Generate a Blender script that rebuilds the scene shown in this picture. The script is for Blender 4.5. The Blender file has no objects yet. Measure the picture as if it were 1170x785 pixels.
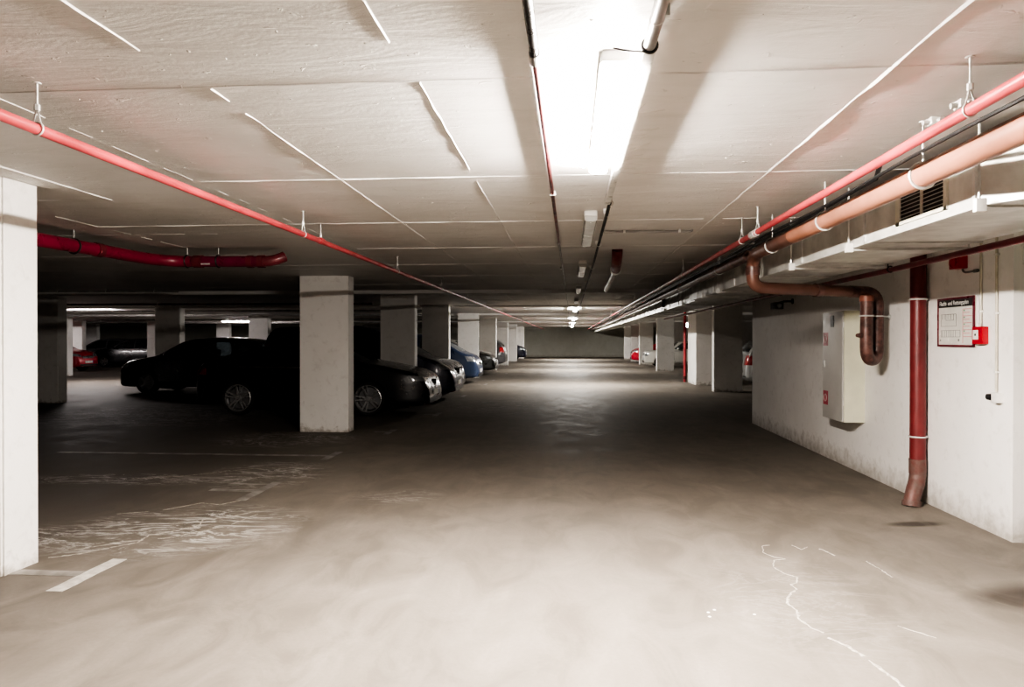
import bpy, bmesh, math, random
from mathutils import Vector, Matrix
random.seed(7)
S = bpy.context.scene
C = S.collection
PI = math.pi
H = 2.48
CAMZ = 1.47

# ------------------------------------------------------------------ materials
def newmat(name):
    m = bpy.data.materials.new(name); m.use_nodes = True
    nt = m.node_tree
    b = nt.nodes['Principled BSDF']
    return m, nt, b

def N(nt, typ, **kw):
    n = nt.nodes.new(typ)
    for k, v in kw.items():
        if k.startswith('i_'):
            n.inputs[int(k[2:])].default_value = v
        else:
            setattr(n, k, v)
    return n

def noise(nt, vec, scale, detail=4, rough=.55, dist=0):
    n = nt.nodes.new('ShaderNodeTexNoise')
    n.inputs['Scale'].default_value = scale
    n.inputs['Detail'].default_value = detail
    n.inputs['Roughness'].default_value = rough
    n.inputs['Distortion'].default_value = dist
    if vec is not None: nt.links.new(vec, n.inputs['Vector'])
    return n.outputs['Fac']

def mapr(nt, v, a, b, c=0., d=1.):
    n = nt.nodes.new('ShaderNodeMapRange')
    n.clamp = True
    nt.links.new(v, n.inputs[0])
    for i, x in enumerate((a, b, c, d)): n.inputs[i+1].default_value = x
    return n.outputs[0]

def math2(nt, op, a, b=None):
    n = nt.nodes.new('ShaderNodeMath'); n.operation = op
    for i, x in enumerate((a, b)):
        if x is None: continue
        if isinstance(x, (int, float)): n.inputs[i].default_value = x
        else: nt.links.new(x, n.inputs[i])
    return n.outputs[0]

def mixc(nt, f, a, b):
    n = nt.nodes.new('ShaderNodeMix'); n.data_type = 'RGBA'
    if isinstance(f, (int, float)): n.inputs[0].default_value = f
    else: nt.links.new(f, n.inputs[0])
    for i, x in ((6, a), (7, b)):
        if isinstance(x, tuple): n.inputs[i].default_value = (*x, 1)
        else: nt.links.new(x, n.inputs[i])
    return n.outputs[2]

def objvec(nt, scale=(1, 1, 1), loc=(0, 0, 0), rot=(0, 0, 0)):
    t = nt.nodes.new('ShaderNodeTexCoord')
    mp = nt.nodes.new('ShaderNodeMapping'); mp.vector_type = 'TEXTURE' if loc != (0, 0, 0) else 'POINT'
    nt.links.new(t.outputs['Object'], mp.inputs[0])
    mp.inputs['Location'].default_value = loc
    mp.inputs['Rotation'].default_value = rot
    mp.inputs['Scale'].default_value = scale
    return mp.outputs[0]

def blob(nt, cx, cy, rx, ry, rz=0, soft=.5):
    """soft elliptical mask on the floor plane"""
    v = objvec(nt, (rx, ry, 1), (cx, cy, 0.0001), (0, 0, rz))
    l = nt.nodes.new('ShaderNodeVectorMath'); l.operation = 'LENGTH'
    nt.links.new(v, l.inputs[0])
    return mapr(nt, l.outputs['Value'], 1, soft, 0, 1)

def bump(nt, b, h, strength=.3, dist=.01):
    n = nt.nodes.new('ShaderNodeBump')
    n.inputs['Strength'].default_value = strength
    n.inputs['Distance'].default_value = dist
    nt.links.new(h, n.inputs['Height'])
    nt.links.new(n.outputs[0], b.inputs['Normal'])

def mat(name, col, rough=.5, metal=0., var=.12, vscale=6., bmp=0., bscale=60., col2=None, coat=0.):
    m, nt, b = newmat(name)
    v = objvec(nt)
    n = noise(nt, v, vscale, 5)
    c2 = col2 or tuple(max(0, x*(1-var*2)) for x in col)
    c1 = tuple(min(1, x*(1+var)) for x in col)
    nt.links.new(mixc(nt, mapr(nt, n, .35, .65), c2, c1), b.inputs['Base Color'])
    b.inputs['Metallic'].default_value = metal
    nt.links.new(mapr(nt, noise(nt, v, vscale*2.3, 3), .3, .7, max(.02, rough-.06), min(1, rough+.08)), b.inputs['Roughness'])
    if coat: b.inputs['Coat Weight'].default_value = coat; b.inputs['Coat Roughness'].default_value = .04
    if bmp: bump(nt, b, noise(nt, v, bscale, 4), bmp, .004)
    return m

def emis(name, col, strength, base=(.8, .8, .8)):
    m, nt, b = newmat(name)
    v = objvec(nt)
    n = mapr(nt, noise(nt, v, 3, 2), .3, .7, strength*.96, strength*1.04)
    b.inputs['Base Color'].default_value = (*base, 1)
    b.inputs['Emission Color'].default_value = (*col, 1)
    nt.links.new(n, b.inputs['Emission Strength'])
    return m

def glassmat(name, tint=.35, col=(.75, .85, .9)):
    m, nt, b = newmat(name)
    out = nt.nodes['Material Output']
    nt.nodes.remove(b)
    tr = nt.nodes.new('ShaderNodeBsdfTransparent'); tr.inputs[0].default_value = (col[0]*tint, col[1]*tint, col[2]*tint, 1)
    gl = nt.nodes.new('ShaderNodeBsdfGlossy'); gl.inputs['Roughness'].default_value = .03
    gl.inputs[0].default_value = (.9, .95, 1, 1)
    fr = nt.nodes.new('ShaderNodeFresnel'); fr.inputs[0].default_value = 1.5
    n = mapr(nt, noise(nt, objvec(nt), 4, 2), .3, .7, .03, .07)
    mx = nt.nodes.new('ShaderNodeMixShader')
    nt.links.new(math2(nt, 'ADD', fr.outputs[0], n), mx.inputs[0])
    nt.links.new(tr.outputs[0], mx.inputs[1]); nt.links.new(gl.outputs[0], mx.inputs[2])
    nt.links.new(mx.outputs[0], out.inputs[0])
    return m

def floor_mat():
    m, nt, b = newmat('trowelled_concrete_floor')
    v = objvec(nt)
    big = noise(nt, v, .35, 5, .6, .6)
    mid = noise(nt, objvec(nt, (1.6, .9, 1)), 1.7, 8, .65, 1.2)
    fine = noise(nt, v, 45, 4)
    c = mixc(nt, mapr(nt, big, .3, .7), (.116, .102, .084), (.195, .174, .148))
    c = mixc(nt, mapr(nt, mid, .42, .72, 0, .6), c, (.27, .242, .212))
    c = mixc(nt, mapr(nt, mid, .45, .25, 0, .7), c, (.095, .082, .07))
    c = mixc(nt, mapr(nt, fine, .35, .75, 0, .3), c, (.13, .115, .10))
    # tyre tracks worn along the aisle
    tr = noise(nt, objvec(nt, (2.2, .07, 1)), 1.4, 4, .6, .3)
    c = mixc(nt, mapr(nt, tr, .5, .72, 0, .35), c, (.12, .108, .096))
    # darker parking bays on the left
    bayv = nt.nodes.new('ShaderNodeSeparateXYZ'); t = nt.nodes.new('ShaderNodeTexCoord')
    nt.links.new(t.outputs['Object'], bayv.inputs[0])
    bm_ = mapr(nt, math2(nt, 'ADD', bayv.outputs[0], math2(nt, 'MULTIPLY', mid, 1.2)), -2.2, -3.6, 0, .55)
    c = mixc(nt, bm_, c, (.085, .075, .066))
    # reddish-brown damp spots
    for a in ((2.75, 5.95, .30, .10, .2), (2.62, 4.27, .46, .22, .1), (3.0, 4.3, .70, .32, -.1)):
        k = math2(nt, 'MULTIPLY', blob(nt, *a), mapr(nt, mid, .25, .5))
        c = mixc(nt, math2(nt, 'MULTIPLY', k, .9), c, (.052, .044, .038))
    # efflorescence: pale veins inside soft patches
    vn = noise(nt, objvec(nt, (.8, 2.0, 1), rot=(0, 0, .35)), 1.5, 9, .66, 1.9)
    vein = mapr(nt, math2(nt, 'ABSOLUTE', math2(nt, 'SUBTRACT', vn, .5)), .035, .004)
    vein2 = mapr(nt, noise(nt, objvec(nt, (1, 2.2, 1)), 5, 8, .7, 1.5), .52, .68)
    tot = None
    for a, w in (((-3.05, 5.35, 1.05, .85, .45), 1.), ((-4.1, 5.0, 1.0, .4, .1), .9), ((-3.3, 7.6, .75, .9, .2), .8),
                 ((-4.6, 7.2, 1.4, .35, .05), .7), ((-4.2, 10.3, 1.2, 1.0, 0), .6), ((-8., 13.5, 3.5, 2.5, 0), .5), ((-1.6, 6.6, .5, .35, .4), .3),
                 ((1.3, 4.2, .6, 1.0, 0), .14), ((-1.0, 16, 2.5, 3, 0), .3), ((3.2, 4.0, .3, .7, 0), .6)):
        k = math2(nt, 'MULTIPLY', blob(nt, *a), math2(nt, 'MAXIMUM', vein, math2(nt, 'MULTIPLY', vein2, .45)))
        k = math2(nt, 'MULTIPLY', k, w)
        tot = k if tot is None else math2(nt, 'MAXIMUM', tot, k)
    c = mixc(nt, math2(nt, 'MULTIPLY', tot, .85), c, (.55, .53, .50))
    nt.links.new(c, b.inputs['Base Color'])
    nt.links.new(mapr(nt, mid, .3, .7, .58, .8), b.inputs['Roughness'])
    b.inputs['Specular IOR Level'].default_value = .25
    bump(nt, b, math2(nt, 'ADD', mid, math2(nt, 'MULTIPLY', fine, .25)), .25, .012)
    return m

def ceiling_mat():
    m, nt, b = newmat('painted_formwork_concrete_ceiling')
    v = objvec(nt)
    n1 = noise(nt, v, .8, 6, .6, .4)
    n2 = noise(nt, objvec(nt, (.5, 1.6, 1), rot=(0, 0, .5)), 3.0, 8, .65, .8)
    n3 = noise(nt, v, 38, 5)
    c = mixc(nt, mapr(nt, n1, .3, .7), (.68, .665, .645), (.80, .785, .765))
    c = mixc(nt, mapr(nt, n2, .5, .75, 0, .35), c, (.50, .48, .455))
    nt.links.new(c, b.inputs['Base Color'])
    b.inputs['Roughness'].default_value = .55
    rough_patch = math2(nt, 'MAXIMUM', blob(nt, -1.6, 2.75, 1.5, .55, .03, .3), blob(nt, -2.6, 3.0, .8, .9, 0, .3))
    rp = math2(nt, 'MULTIPLY', rough_patch, noise(nt, objvec(nt, (1.6, 3, 1)), 9, 6, .7, 1.0))
    h = math2(nt, 'ADD', math2(nt, 'MULTIPLY', n2, .8), math2(nt, 'MULTIPLY', n3, .10))
    h = math2(nt, 'ADD', h, math2(nt, 'MULTIPLY', rp, 1.5))
    pock = mapr(nt, noise(nt, v, 14, 3, .5, .5), .68, .74)
    h = math2(nt, 'ADD', h, math2(nt, 'MULTIPLY', pock, .22))
    bump(nt, b, h, .8, .018)
    return m

def wall_mat(name, a, c2, dirt=(.30, .27, .23), dirtz=.22):
    m, nt, b = newmat(name)
    v = objvec(nt)
    n1 = noise(nt, v, 1.2, 7, .6, .5)
    n2 = noise(nt, v, 9, 7, .65, .3)
    c = mixc(nt, mapr(nt, n1, .3, .7), a, c2)
    c = mixc(nt, mapr(nt, n2, .55, .8, 0, .3), c, dirt)
    g = nt.nodes.new('ShaderNodeNewGeometry')
    sp = nt.nodes.new('ShaderNodeSeparateXYZ'); nt.links.new(g.outputs['Position'], sp.inputs[0])
    zz = math2(nt, 'ADD', sp.outputs[2], math2(nt, 'MULTIPLY', math2(nt, 'SUBTRACT', n2, .5), .5))
    c = mixc(nt, mapr(nt, zz, dirtz, -.02, 0, .75), c, dirt)
    nt.links.new(c, b.inputs['Base Color'])
    b.inputs['Roughness'].default_value = .7
    bump(nt, b, math2(nt, 'ADD', n1, n2), .35, .012)
    return m

M = {}
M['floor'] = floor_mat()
M['ceiling'] = ceiling_mat()
M['wall'] = wall_mat('white_plaster_wall', (.80, .785, .765), (.88, .865, .85))
M['pillar'] = wall_mat('white_painted_pillar', (.79, .775, .75), (.87, .855, .835), dirtz=.1)
M['farwall'] = wall_mat('grey_concrete_wall', (.52, .52, .46), (.60, .60, .55))
M['darkwall'] = wall_mat('dark_concrete_wall', (.22, .21, .2), (.30, .29, .27))
M['redpipe'] = mat('red_painted_steel_pipe', (.42, .06, .07), .35, 0, .15, 3)
M['darkred'] = mat('dark_red_drain_pipe', (.145, .022, .024), .4, 0, .12, 5, .2, 40)
M['maroon'] = mat('maroon_pipe', (.16, .025, .035), .35, 0, .2, 5)
M['orange'] = mat('orange_brown_plastic_pipe', (.32, .145, .095), .38, 0, .12, 2.5)
M['brown'] = mat('dark_brown_cast_pipe', (.13, .065, .055), .4, .1, .3, 14, .3, 50)
M['rust'] = mat('rusty_brown_pipe_foot', (.10, .04, .034), .5, .1, .3, 16, .5, 60, col2=(.13, .09, .08))
M['zinc'] = mat('galvanised_sheet', (.60, .60, .57), .4, .2, .1, 5)
M['zincd'] = mat('galvanised_frame', (.66, .66, .64), .35, .3, .1, 8)
M['ductin'] = mat('duct_inner_black', (.02, .02, .02), .8)
M['cream'] = mat('cream_cabinet_paint', (.66, .66, .52), .4, 0, .05, 3)
M['cabdoor'] = mat('light_grey_cabinet_door', (.50, .49, .47), .42, .1, .04, 3)
M['black'] = mat('black_plastic', (.012, .012, .013), .4)
M['rubber'] = mat('tyre_rubber', (.018, .018, .018), .75, 0, .1, 30, .3, 90)
M['cable'] = mat('black_cable', (.015, .015, .017), .45)
M['conduit'] = mat('grey_conduit', (.36, .35, .34), .35, .3, .15, 4)
M['conduitd'] = mat('dark_brown_conduit', (.04, .025, .025), .35, .2, .25, 4, col2=(.22, .05, .05))
M['cream_pvc'] = mat('cream_pvc_conduit', (.60, .57, .48), .4)
M['white'] = mat('white_plastic', (.75, .74, .71), .35, 0, .04)
M['whitepaint'] = mat('worn_white_road_paint', (.52, .50, .46), .6, 0, .12, 14, .2, 60, col2=(.36, .34, .31))
M['thinpaint'] = mat('faded_white_line_paint', (.26, .245, .225), .6, 0, .2, 5, 0, 60, col2=(.13, .118, .105))
M['lime'] = mat('white_lime_deposit', (.46, .43, .38), .7, 0, .15, 30, .4, 80, col2=(.24, .215, .185))
M['sealr'] = mat('signal_red_plastic', (.40, .01, .022), .3, 0, .05)
M['lit'] = emis('lit_diffuser_warm', (1, .905, .81), 222)
M['litfar'] = emis('lit_diffuser_far', (1, .95, .88), 125)
M['litleft'] = emis('lit_diffuser_left', (1, .92, .9), 68)
M['unlit'] = mat('unlit_diffuser', (.50, .50, .48), .2, 0, .05)
M['housing'] = mat('light_housing_grey', (.70, .70, .68), .4)
M['greensign'] = emis('green_exit_sign_face', (.02, .75, .42), 1.3, (.0, .5, .3))
M['signwhite'] = emis('white_sign_symbol', (.9, 1, .95), 1.4)
M['paper'] = mat('sign_paper', (.66, .65, .61), .2, 0, .05)
M['ink'] = mat('sign_ink', (.03, .03, .03), .5)
M['inkgrey'] = mat('sign_grey_line', (.20, .21, .20), .5)
M['inkred'] = mat('sign_red_line', (.55, .08, .10), .5)
M['inkgreen'] = mat('sign_green_line', (.10, .35, .18), .5)
M['frame'] = mat('dark_red_sign_frame', (.12, .012, .025), .3)
M['web'] = mat('cobweb_silk', (.8, .78, .74), .6)
M['seat'] = mat('dark_seat_fabric', (.03, .03, .033), .8)
M['glass'] = glassmat('tinted_car_glass', .45)
M['glassd'] = glassmat('dark_car_glass', .05)
M['alloy'] = mat('silver_alloy', (.62, .62, .63), .3, .75, .05)
M['alloyd'] = mat('dull_alloy', (.30, .30, .31), .4, .6, .05)
M['chrome'] = mat('chrome_trim', (.75, .75, .76), .12, 1, .03)
M['lens'] = mat('clear_headlamp_lens', (.30, .32, .34), .12, .35, .08, 20, coat=1)
M['taillens'] = mat('red_tail_lamp_lens', (.30, .01, .014), .15, 0, .1, 20, coat=1)
M['plate'] = mat('white_number_plate', (.66, .66, .63), .35)
M['plateblue'] = mat('blue_plate_band', (.02, .06, .35), .35)

# ------------------------------------------------------------------ mesh helpers
def xyz(*a): return Vector(a)

def box(bm, a, b, bevel=0.):
    a = Vector(a); b = Vector(b)
    r = bmesh.ops.create_cube(bm, size=1)
    vs = r['verts']
    c = (a+b)/2; d = b-a
    for v in vs: v.co = Vector((v.co.x*d.x+c.x, v.co.y*d.y+c.y, v.co.z*d.z+c.z))
    if bevel:
        es = list({e for v in vs for e in v.link_edges})
        bmesh.ops.bevel(bm, geom=es, offset=bevel, segments=2, affect='EDGES', profile=.7)
    return vs

def frame_path(pts):
    pts = [Vector(p) for p in pts]
    T = []
    for i in range(len(pts)):
        a = pts[max(0, i-1)]; b = pts[min(len(pts)-1, i+1)]
        T.append((b-a).normalized())
    up = Vector((0, 0, 1)) if abs(T[0].z) < .9 else Vector((1, 0, 0))
    u = T[0].cross(up).normalized()
    out = []
    for p, t in zip(pts, T):
        u = (u - t*u.dot(t)).normalized()
        out.append((p, u, t.cross(u)))
    return out

def tube(bm, pts, r, n=12, cap=True):
    fr = frame_path(pts)
    rs = r if isinstance(r, (list, tuple)) else [r]*len(pts)
    rings = []
    for (p, u, w), rr in zip(fr, rs):
        rings.append([bm.verts.new(p + u*math.cos(2*PI*k/n)*rr + w*math.sin(2*PI*k/n)*rr) for k in range(n)])
    for a, b in zip(rings, rings[1:]):
        for k in range(n):
            bm.faces.new((a[k], a[(k+1) % n], b[(k+1) % n], b[k]))
    if cap:
        bm.faces.new(rings[0][::-1]); bm.faces.new(rings[-1])

def arc(p0, p1, p2, n=8):
    """rounded corner p0 -> p2 around p1 (quadratic)"""
    p0, p1, p2 = Vector(p0), Vector(p1), Vector(p2)
    return [p0*(1-t)**2 + p1*2*t*(1-t) + p2*t*t for t in [i/n for i in range(n+1)]]

def ring(bm, c, axis, R, r, n=20, m=8):
    """torus around point c with axis"""
    axis = Vector(axis).normalized()
    u = axis.orthogonal().normalized(); w = axis.cross(u)
    g = []
    for i in range(n):
        a = 2*PI*i/n; d = u*math.cos(a)+w*math.sin(a)
        g.append([bm.verts.new(Vector(c)+d*(R+r*math.cos(2*PI*j/m))+axis*r*math.sin(2*PI*j/m)) for j in range(m)])
    for i in range(n):
        for j in range(m):
            bm.faces.new((g[i][j], g[(i+1) % n][j], g[(i+1) % n][(j+1) % m], g[i][(j+1) % m]))

def lathe(bm, prof, c, axis, n=32):
    """prof: list of (radius, along axis)"""
    axis = Vector(axis).normalized(); c = Vector(c)
    u = axis.orthogonal().normalized(); w = axis.cross(u)
    g = []
    for i in range(n):
        a = 2*PI*i/n; d = u*math.cos(a)+w*math.sin(a)
        g.append([bm.verts.new(c+d*r+axis*h) for r, h in prof])
    for i in range(n):
        for j in range(len(prof)-1):
            try: bm.faces.new((g[i][j], g[(i+1) % n][j], g[(i+1) % n][j+1], g[i][j+1]))
            except ValueError: pass

def prism(bm, poly, vec):
    """poly: 3D points, extruded by vec"""
    a = [bm.verts.new(Vector(p)) for p in poly]
    b = [bm.verts.new(Vector(p)+Vector(vec)) for p in poly]
    bm.faces.new(a[::-1]); bm.faces.new(b)
    n = len(a)
    for i in range(n): bm.faces.new((a[i], a[(i+1) % n], b[(i+1) % n], b[i]))

def BM(): return bmesh.new()

def obj(name, bm, m, parent=None, smooth=True, sub=None, doubles=0, sharp=40):
    if doubles: bmesh.ops.remove_doubles(bm, verts=bm.verts, dist=doubles)
    bmesh.ops.recalc_face_normals(bm, faces=bm.faces)
    if sub is not None:
        bmesh.ops.translate(bm, vec=-Vector(sub), verts=bm.verts)
    me = bpy.data.meshes.new(name); bm.to_mesh(me); bm.free()
    o = bpy.data.objects.new(name, me); C.objects.link(o)
    if smooth:
        for p in me.polygons: p.use_smooth = True
        me.set_sharp_from_angle(angle=math.radians(sharp))
    me.materials.append(m)
    if parent is not None: o.parent = parent
    return o

def worldpos(o):
    v = Vector((0, 0, 0))
    while o is not None: v = v + Vector(o.location); o = o.parent
    return v

def part(name, bm, m, parent, **kw):
    """bm in world coordinates, parent not rotated"""
    return obj(name, bm, m, parent, sub=worldpos(parent), **kw)

def tag(o, label, cat, group=None):
    o['label'] = label; o['category'] = cat
    if group: o['group'] = group
    return o

def thing(name, label, cat, loc=(0, 0, 0), rz=0, group=None):
    o = bpy.data.objects.new(name, None); C.objects.link(o)
    o.empty_display_size = .1
    o.location = loc; o.rotation_euler = (0, 0, rz)
    return tag(o, label, cat, group)

def struct(name, bm, m, **kw):
    o = obj(name, bm, m, **kw); o['kind'] = 'structure'; return o

def dup(root, loc=None, rz=None, label=None, group=None):
    r = root.copy(); C.objects.link(r)
    if loc is not None: r.location = loc
    if rz is not None: r.rotation_euler = (0, 0, rz)
    if label: r['label'] = label
    if group: r['group'] = group
    for ch in list(root.children):
        c = ch.copy(); C.objects.link(c); c.parent = r
        for g in ch.children:
            d = g.copy(); C.objects.link(d); d.parent = c
    return r

# ------------------------------------------------------------------ room shell
XL, XR, YB, YF = -45., 13., -7., 60.5
bm = BM()
bmesh.ops.create_grid(bm, x_segments=40, y_segments=40, size=.5)
for v in bm.verts: v.co = Vector(((XL+XR)/2+v.co.x*(XR-XL), (YB+YF)/2+v.co.y*(YF-YB), 0))
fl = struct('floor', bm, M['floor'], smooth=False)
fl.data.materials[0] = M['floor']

bm = BM()
vs = [bm.verts.new(p) for p in ((XL, YB, H), (XL, YF, H), (XR, YF, H), (XR, YB, H))]
bm.faces.new(vs)
# formwork joints cast as irregular raised ridges in the slab soffit
def ridge(bm, axis, c, a, b, w=.008, h=.007, gap=.0):
    n = max(2, int((b-a)/.16))
    pts = []
    for i in range(n+1):
        t = a+(b-a)*i/n
        ww = w*random.uniform(.3, 1.1); hh = h*random.uniform(.25, 1.1)
        j = random.uniform(-.003, .003)
        pts.append((t, c+j, ww, hh))
    for p, q in zip(pts, pts[1:]):
        if gap and random.random() < gap: continue
        def P(k, s, z):
            t, cc, ww, hh = k
            return (cc+s*ww, t, H-z*hh) if axis == 'y' else (t, cc+s*ww, H-z*hh)
        A = [bm.verts.new(P(p, s, z)) for s, z in ((-1, -.2), (0, 1), (1, -.2))]
        B = [bm.verts.new(P(q, s, z)) for s, z in ((-1, -.2), (0, 1), (1, -.2))]
        for i in range(2): bm.faces.new((A[i], A[i+1], B[i+1], B[i]))
for X, w, h, g in ((1.19, .010, .010, 0), (-.61, .006, .006, .02), (-1.50, .006, .006, .02), (-2.38, .004, .003, .35), (-3.30, .007, .008, .0),
                (-4.20, .006, .005, .25), (-5.1, .006, .004, .5), (2.1, .007, .006, 0)):
    if X in (-1.50, -.61):
        ridge(bm, 'y', X, YB, 2.4, w, h, g); ridge(bm, 'y', X+(.06 if X < -1 else .02), 2.78, 30, w, h, g)
    else:
        ridge(bm, 'y', X, YB if X > -4 else 5.4, 4.95 if X < -3 and X > -4 else 7.6 if X < -4 else 30, w, h, g)
for i, Y in enumerate((-.6, 1.08, 2.76, 4.42, 6.1, 7.8, 9.5, 11.2, 12.9, 14.6, 16.3, 18, 19.7)):
    ridge(bm, 'x', Y, -2.35 if i % 2 else -4.2, 3.2, .006, .007, .01)
    ridge(bm, 'x', Y+.5, -11, -3.35, .005, .004, .2)
for i in range(420):   # small grit left in the paint near the camera
    x, y = random.uniform(-3.2, 2.2), random.uniform(1.6, 6.5)
    if abs(y-2.75) > .5 and random.random() < .6: continue
    r = random.uniform(.002, .006)
    a = [bm.verts.new((x+r*random.uniform(.6, 2)*math.cos(k*PI/2.), y+r*math.sin(k*PI/2.), H)) for k in range(4)]
    t = bm.verts.new((x, y, H-r*.6))
    for k in range(4): bm.faces.new((a[k], a[(k+1) % 4], t))
ce = struct('ceiling', bm, M['ceiling'], smooth=False)

# shallow downstand beams of the slab
bm = BM()
for i, Y in enumerate((14.45,)):
    box(bm, (XL, Y, H-.07), (3.28, Y+.35, H+.02))
struct('trim_1', bm, M['ceiling'], smooth=False)
bm = BM(); box(bm, (XL, 21.0, H-.05), (XR, 21.3, H+.02)); struct('trim_2', bm, M['ceiling'], smooth=False)
bm = BM(); box(bm, (XL, 27.5, H-.08), (XR, 27.9, H+.02)); struct('trim_3', bm, M['ceiling'], smooth=False)
bm = BM(); box(bm, (XL, 39.0, H-.08), (XR, 39.4, H+.02)); struct('trim_4', bm, M['ceiling'], smooth=False)

def wallbox(name, a, b, m):
    bm = BM(); box(bm, a, b); return struct(name, bm, m, smooth=False)
wallbox('wall_far', (XL, YF, 0), (XR, YF+.2, H), M['farwall'])
wallbox('wall_back', (XL, YB-.2, 0), (XR, YB, H), M['wall'])
wallbox('wall_left', (XL-.2, YB, 0), (XL, YF, H), M['farwall'])
wallbox('wall_right_far', (5.7, 42.7, 0), (XR, 42.9, H), M['wall'])
wallbox('wall_east', (XR, YB, 0), (XR+.2, YF, H), M['darkwall'])
wallbox('wall_rear_left', (XL, 49.0, 0), (-14.5, 49.2, H), M['farwall'])
# the block of rooms on the right: its long side faces the aisle
def wx(y): return 3.195
bm = BM()
prism(bm, [(wx(5.46), 5.46, 0), (9.0, 5.46, 0), (9.0, 12.9, 0), (wx(13.1), 12.9, 0)], (0, 0, H))
struct('wall_right', bm, M['wall'], smooth=False)

# ------------------------------------------------------------------ pillars
PW, PD = .79, .31
def pillar(x, y, label, w=PW, d=PD, group='concrete pillars'):
    bm = BM()
    o_ = Vector((x, y, 0))
    r = .014
    box(bm, (-w/2, -d/2, 0), (w/2, d/2, H))
    es = [e for e in bm.edges if abs(e.verts[0].co.z-e.verts[1].co.z) > 1]
    bmesh.ops.bevel(bm, geom=es, offset=r, segments=2, affect='EDGES')
    o = obj('concrete_pillar', bm, M['pillar'])
    o.location = o_
    return tag(o, label, 'pillar', group)
lab = ['white concrete pillar nearest the camera at the left picture edge',
       'white concrete pillar left of the aisle in front of the dark coupe',
       'shaded concrete pillar between the dark coupe and the dark people carrier',
       'dark shaded concrete pillar just before the blue people carrier',
       'brightly lit white pillar behind the blue people carrier on the left',
       'lit pillar behind the low dark green-grey car on the left side',
       'pillar beside the dark hatchback showing a red tail lamp',
       'bright far pillar just before the dark blue far car on the left',
       'last and farthest pillar on the left side of the aisle']
for Y, l in zip((4.17, 11.12, 16.0, 20.6, 27.3, 34, 40.5, 47.5, 55), lab):
    pillar(-3.5-PW/2, Y+PD/2, l)
lab = ['dark shaded pillar right of the aisle just past the white wall block', 
       'right pillar with a broad lit side beside the thin red riser pipe',
       'right pillar between the two visible halves of the white saloon',
       'right pillar between the red hatchback and the nose of the white saloon',
       'pale right pillar directly behind the red hatchback',
       'farthest lit pillar on the right side of the aisle']
for (Y, d), l in zip(((20.6, PD), (23.5, 1.6), (33.9, PD), (42.3, PD), (47.9, PD), (54, PD)), lab):
    pillar(4.05+PW/2, Y+d/2, l, d=d)
for x, y, l in ((-11.8, 15.7, 'dark pillar seen just right of the nearest white pillar'),
                (-11.8, 20.9, 'dark grey pillar rising behind the black hatchback that faces left'),
                (-11.8, 27.3, 'brightly lit pillar behind the roof of the black hatchback'),
                (-11.8, 34, 'pillar in the left hall farther back than the lit one behind the hatchback'),
                (-20.1, 27.3, 'thin-looking white pillar beside the red car in the left hall'),
                (-24.7, 34.6, 'grey pillar right of the red car in the left hall'),
                (-28, 40.5, 'pale pillar behind the parked cars in the far left hall'),
                (-20.1, 34, 'pillar hidden mostly behind the dark grey pillar in the left hall'),
                (-20.1, 41, 'pillar at the back of the left hall under the second lit lamp')):
    pillar(x-PW/2, y+PD/2, l, group='concrete pillars of the left hall')

# ------------------------------------------------------------------ ceiling lights
def make_light(label, L=1.58, lit='lit', group='ceiling light fittings'):
    t = thing('ceiling_light', label, 'ceiling light', (0, 0, 0), 0, group)
    bm = BM(); box(bm, (-.052, -L/2, -.042), (.052, L/2, .0), .004)
    obj('housing', bm, M['housing'], t)
    bm = BM()
    n = 8
    prof = [(.05, -.042), (.05, -.058), (.048, -.072), (.040, -.081), (0, -.083), (-.040, -.081), (-.048, -.072), (-.05, -.058), (-.05, -.042)]
    A = [bm.verts.new((x, -L/2, z)) for x, z in prof]; B = [bm.verts.new((x, L/2, z)) for x, z in prof]
    for k in range(n): bm.faces.new((A[k], A[k+1], B[k+1], B[k]))
    bm.faces.new(A); bm.faces.new(B[::-1])
    obj('diffuser', bm, M[lit], t)
    for s in (-1, 1):
        bm = BM()
        ya, yb = sorted((s*(L/2-.006), s*L/2+s*.012))
        box(bm, (-.045, ya, -.04), (.045, yb, .0), .004)
        obj('end_cap', bm, M['white'], t)
        bm = BM(); lathe(bm, [(0, 0), (.007, 0), (.007, .005), (0, .005)], (0, s*(L/2-.07), -.084), (0, 0, 1), 12)
        obj('diffuser_screw', bm, M['housing'], t)
    return t
a = make_light('long lit fluorescent fitting glowing white on the ceiling close ahead', 1.5); a.location = (.158, 3.29, H)
u = make_light('unlit ceiling fitting first beyond the glowing one', 1.58, 'unlit'); u.location = (.165, 6.45, H)
for y, l in ((10.0, 'unlit ceiling fitting second beyond the glowing one'), (13.9, 'unlit ceiling fitting third beyond the glowing one'), (18.3, 'unlit ceiling fitting last before the distant lit ones')):
    dup(u, (.165, y, H), None, l)
f = make_light('distant lit ceiling fitting, nearest of the far lit row over the aisle', 1.58, 'litfar'); f.location = (.165, 23.2, H)
for y, l in ((34.5, 'distant lit ceiling fitting, second of the far lit row over the aisle'), (42.6, 'distant lit ceiling fitting, third of the far lit row over the aisle'), (52.5, 'distant lit ceiling fitting, farthest over the aisle by the end wall')):
    dup(f, (.165, y, H), None, l)
g = make_light('lit tube lamp in the left hall above the red car', 1.58, 'litleft', 'lit lamps in the left hall'); g.location = (-16.1, 22.9, H); g.rotation_euler = (0, 0, PI/2)
dup(g, (-17.2, 36, H), None, 'lit tube lamp in the left hall above the black hatchback roof')
dup(g, (-26.5, 30.5, H), None, 'lit tube lamp hidden behind the pillars of the left hall')

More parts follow.
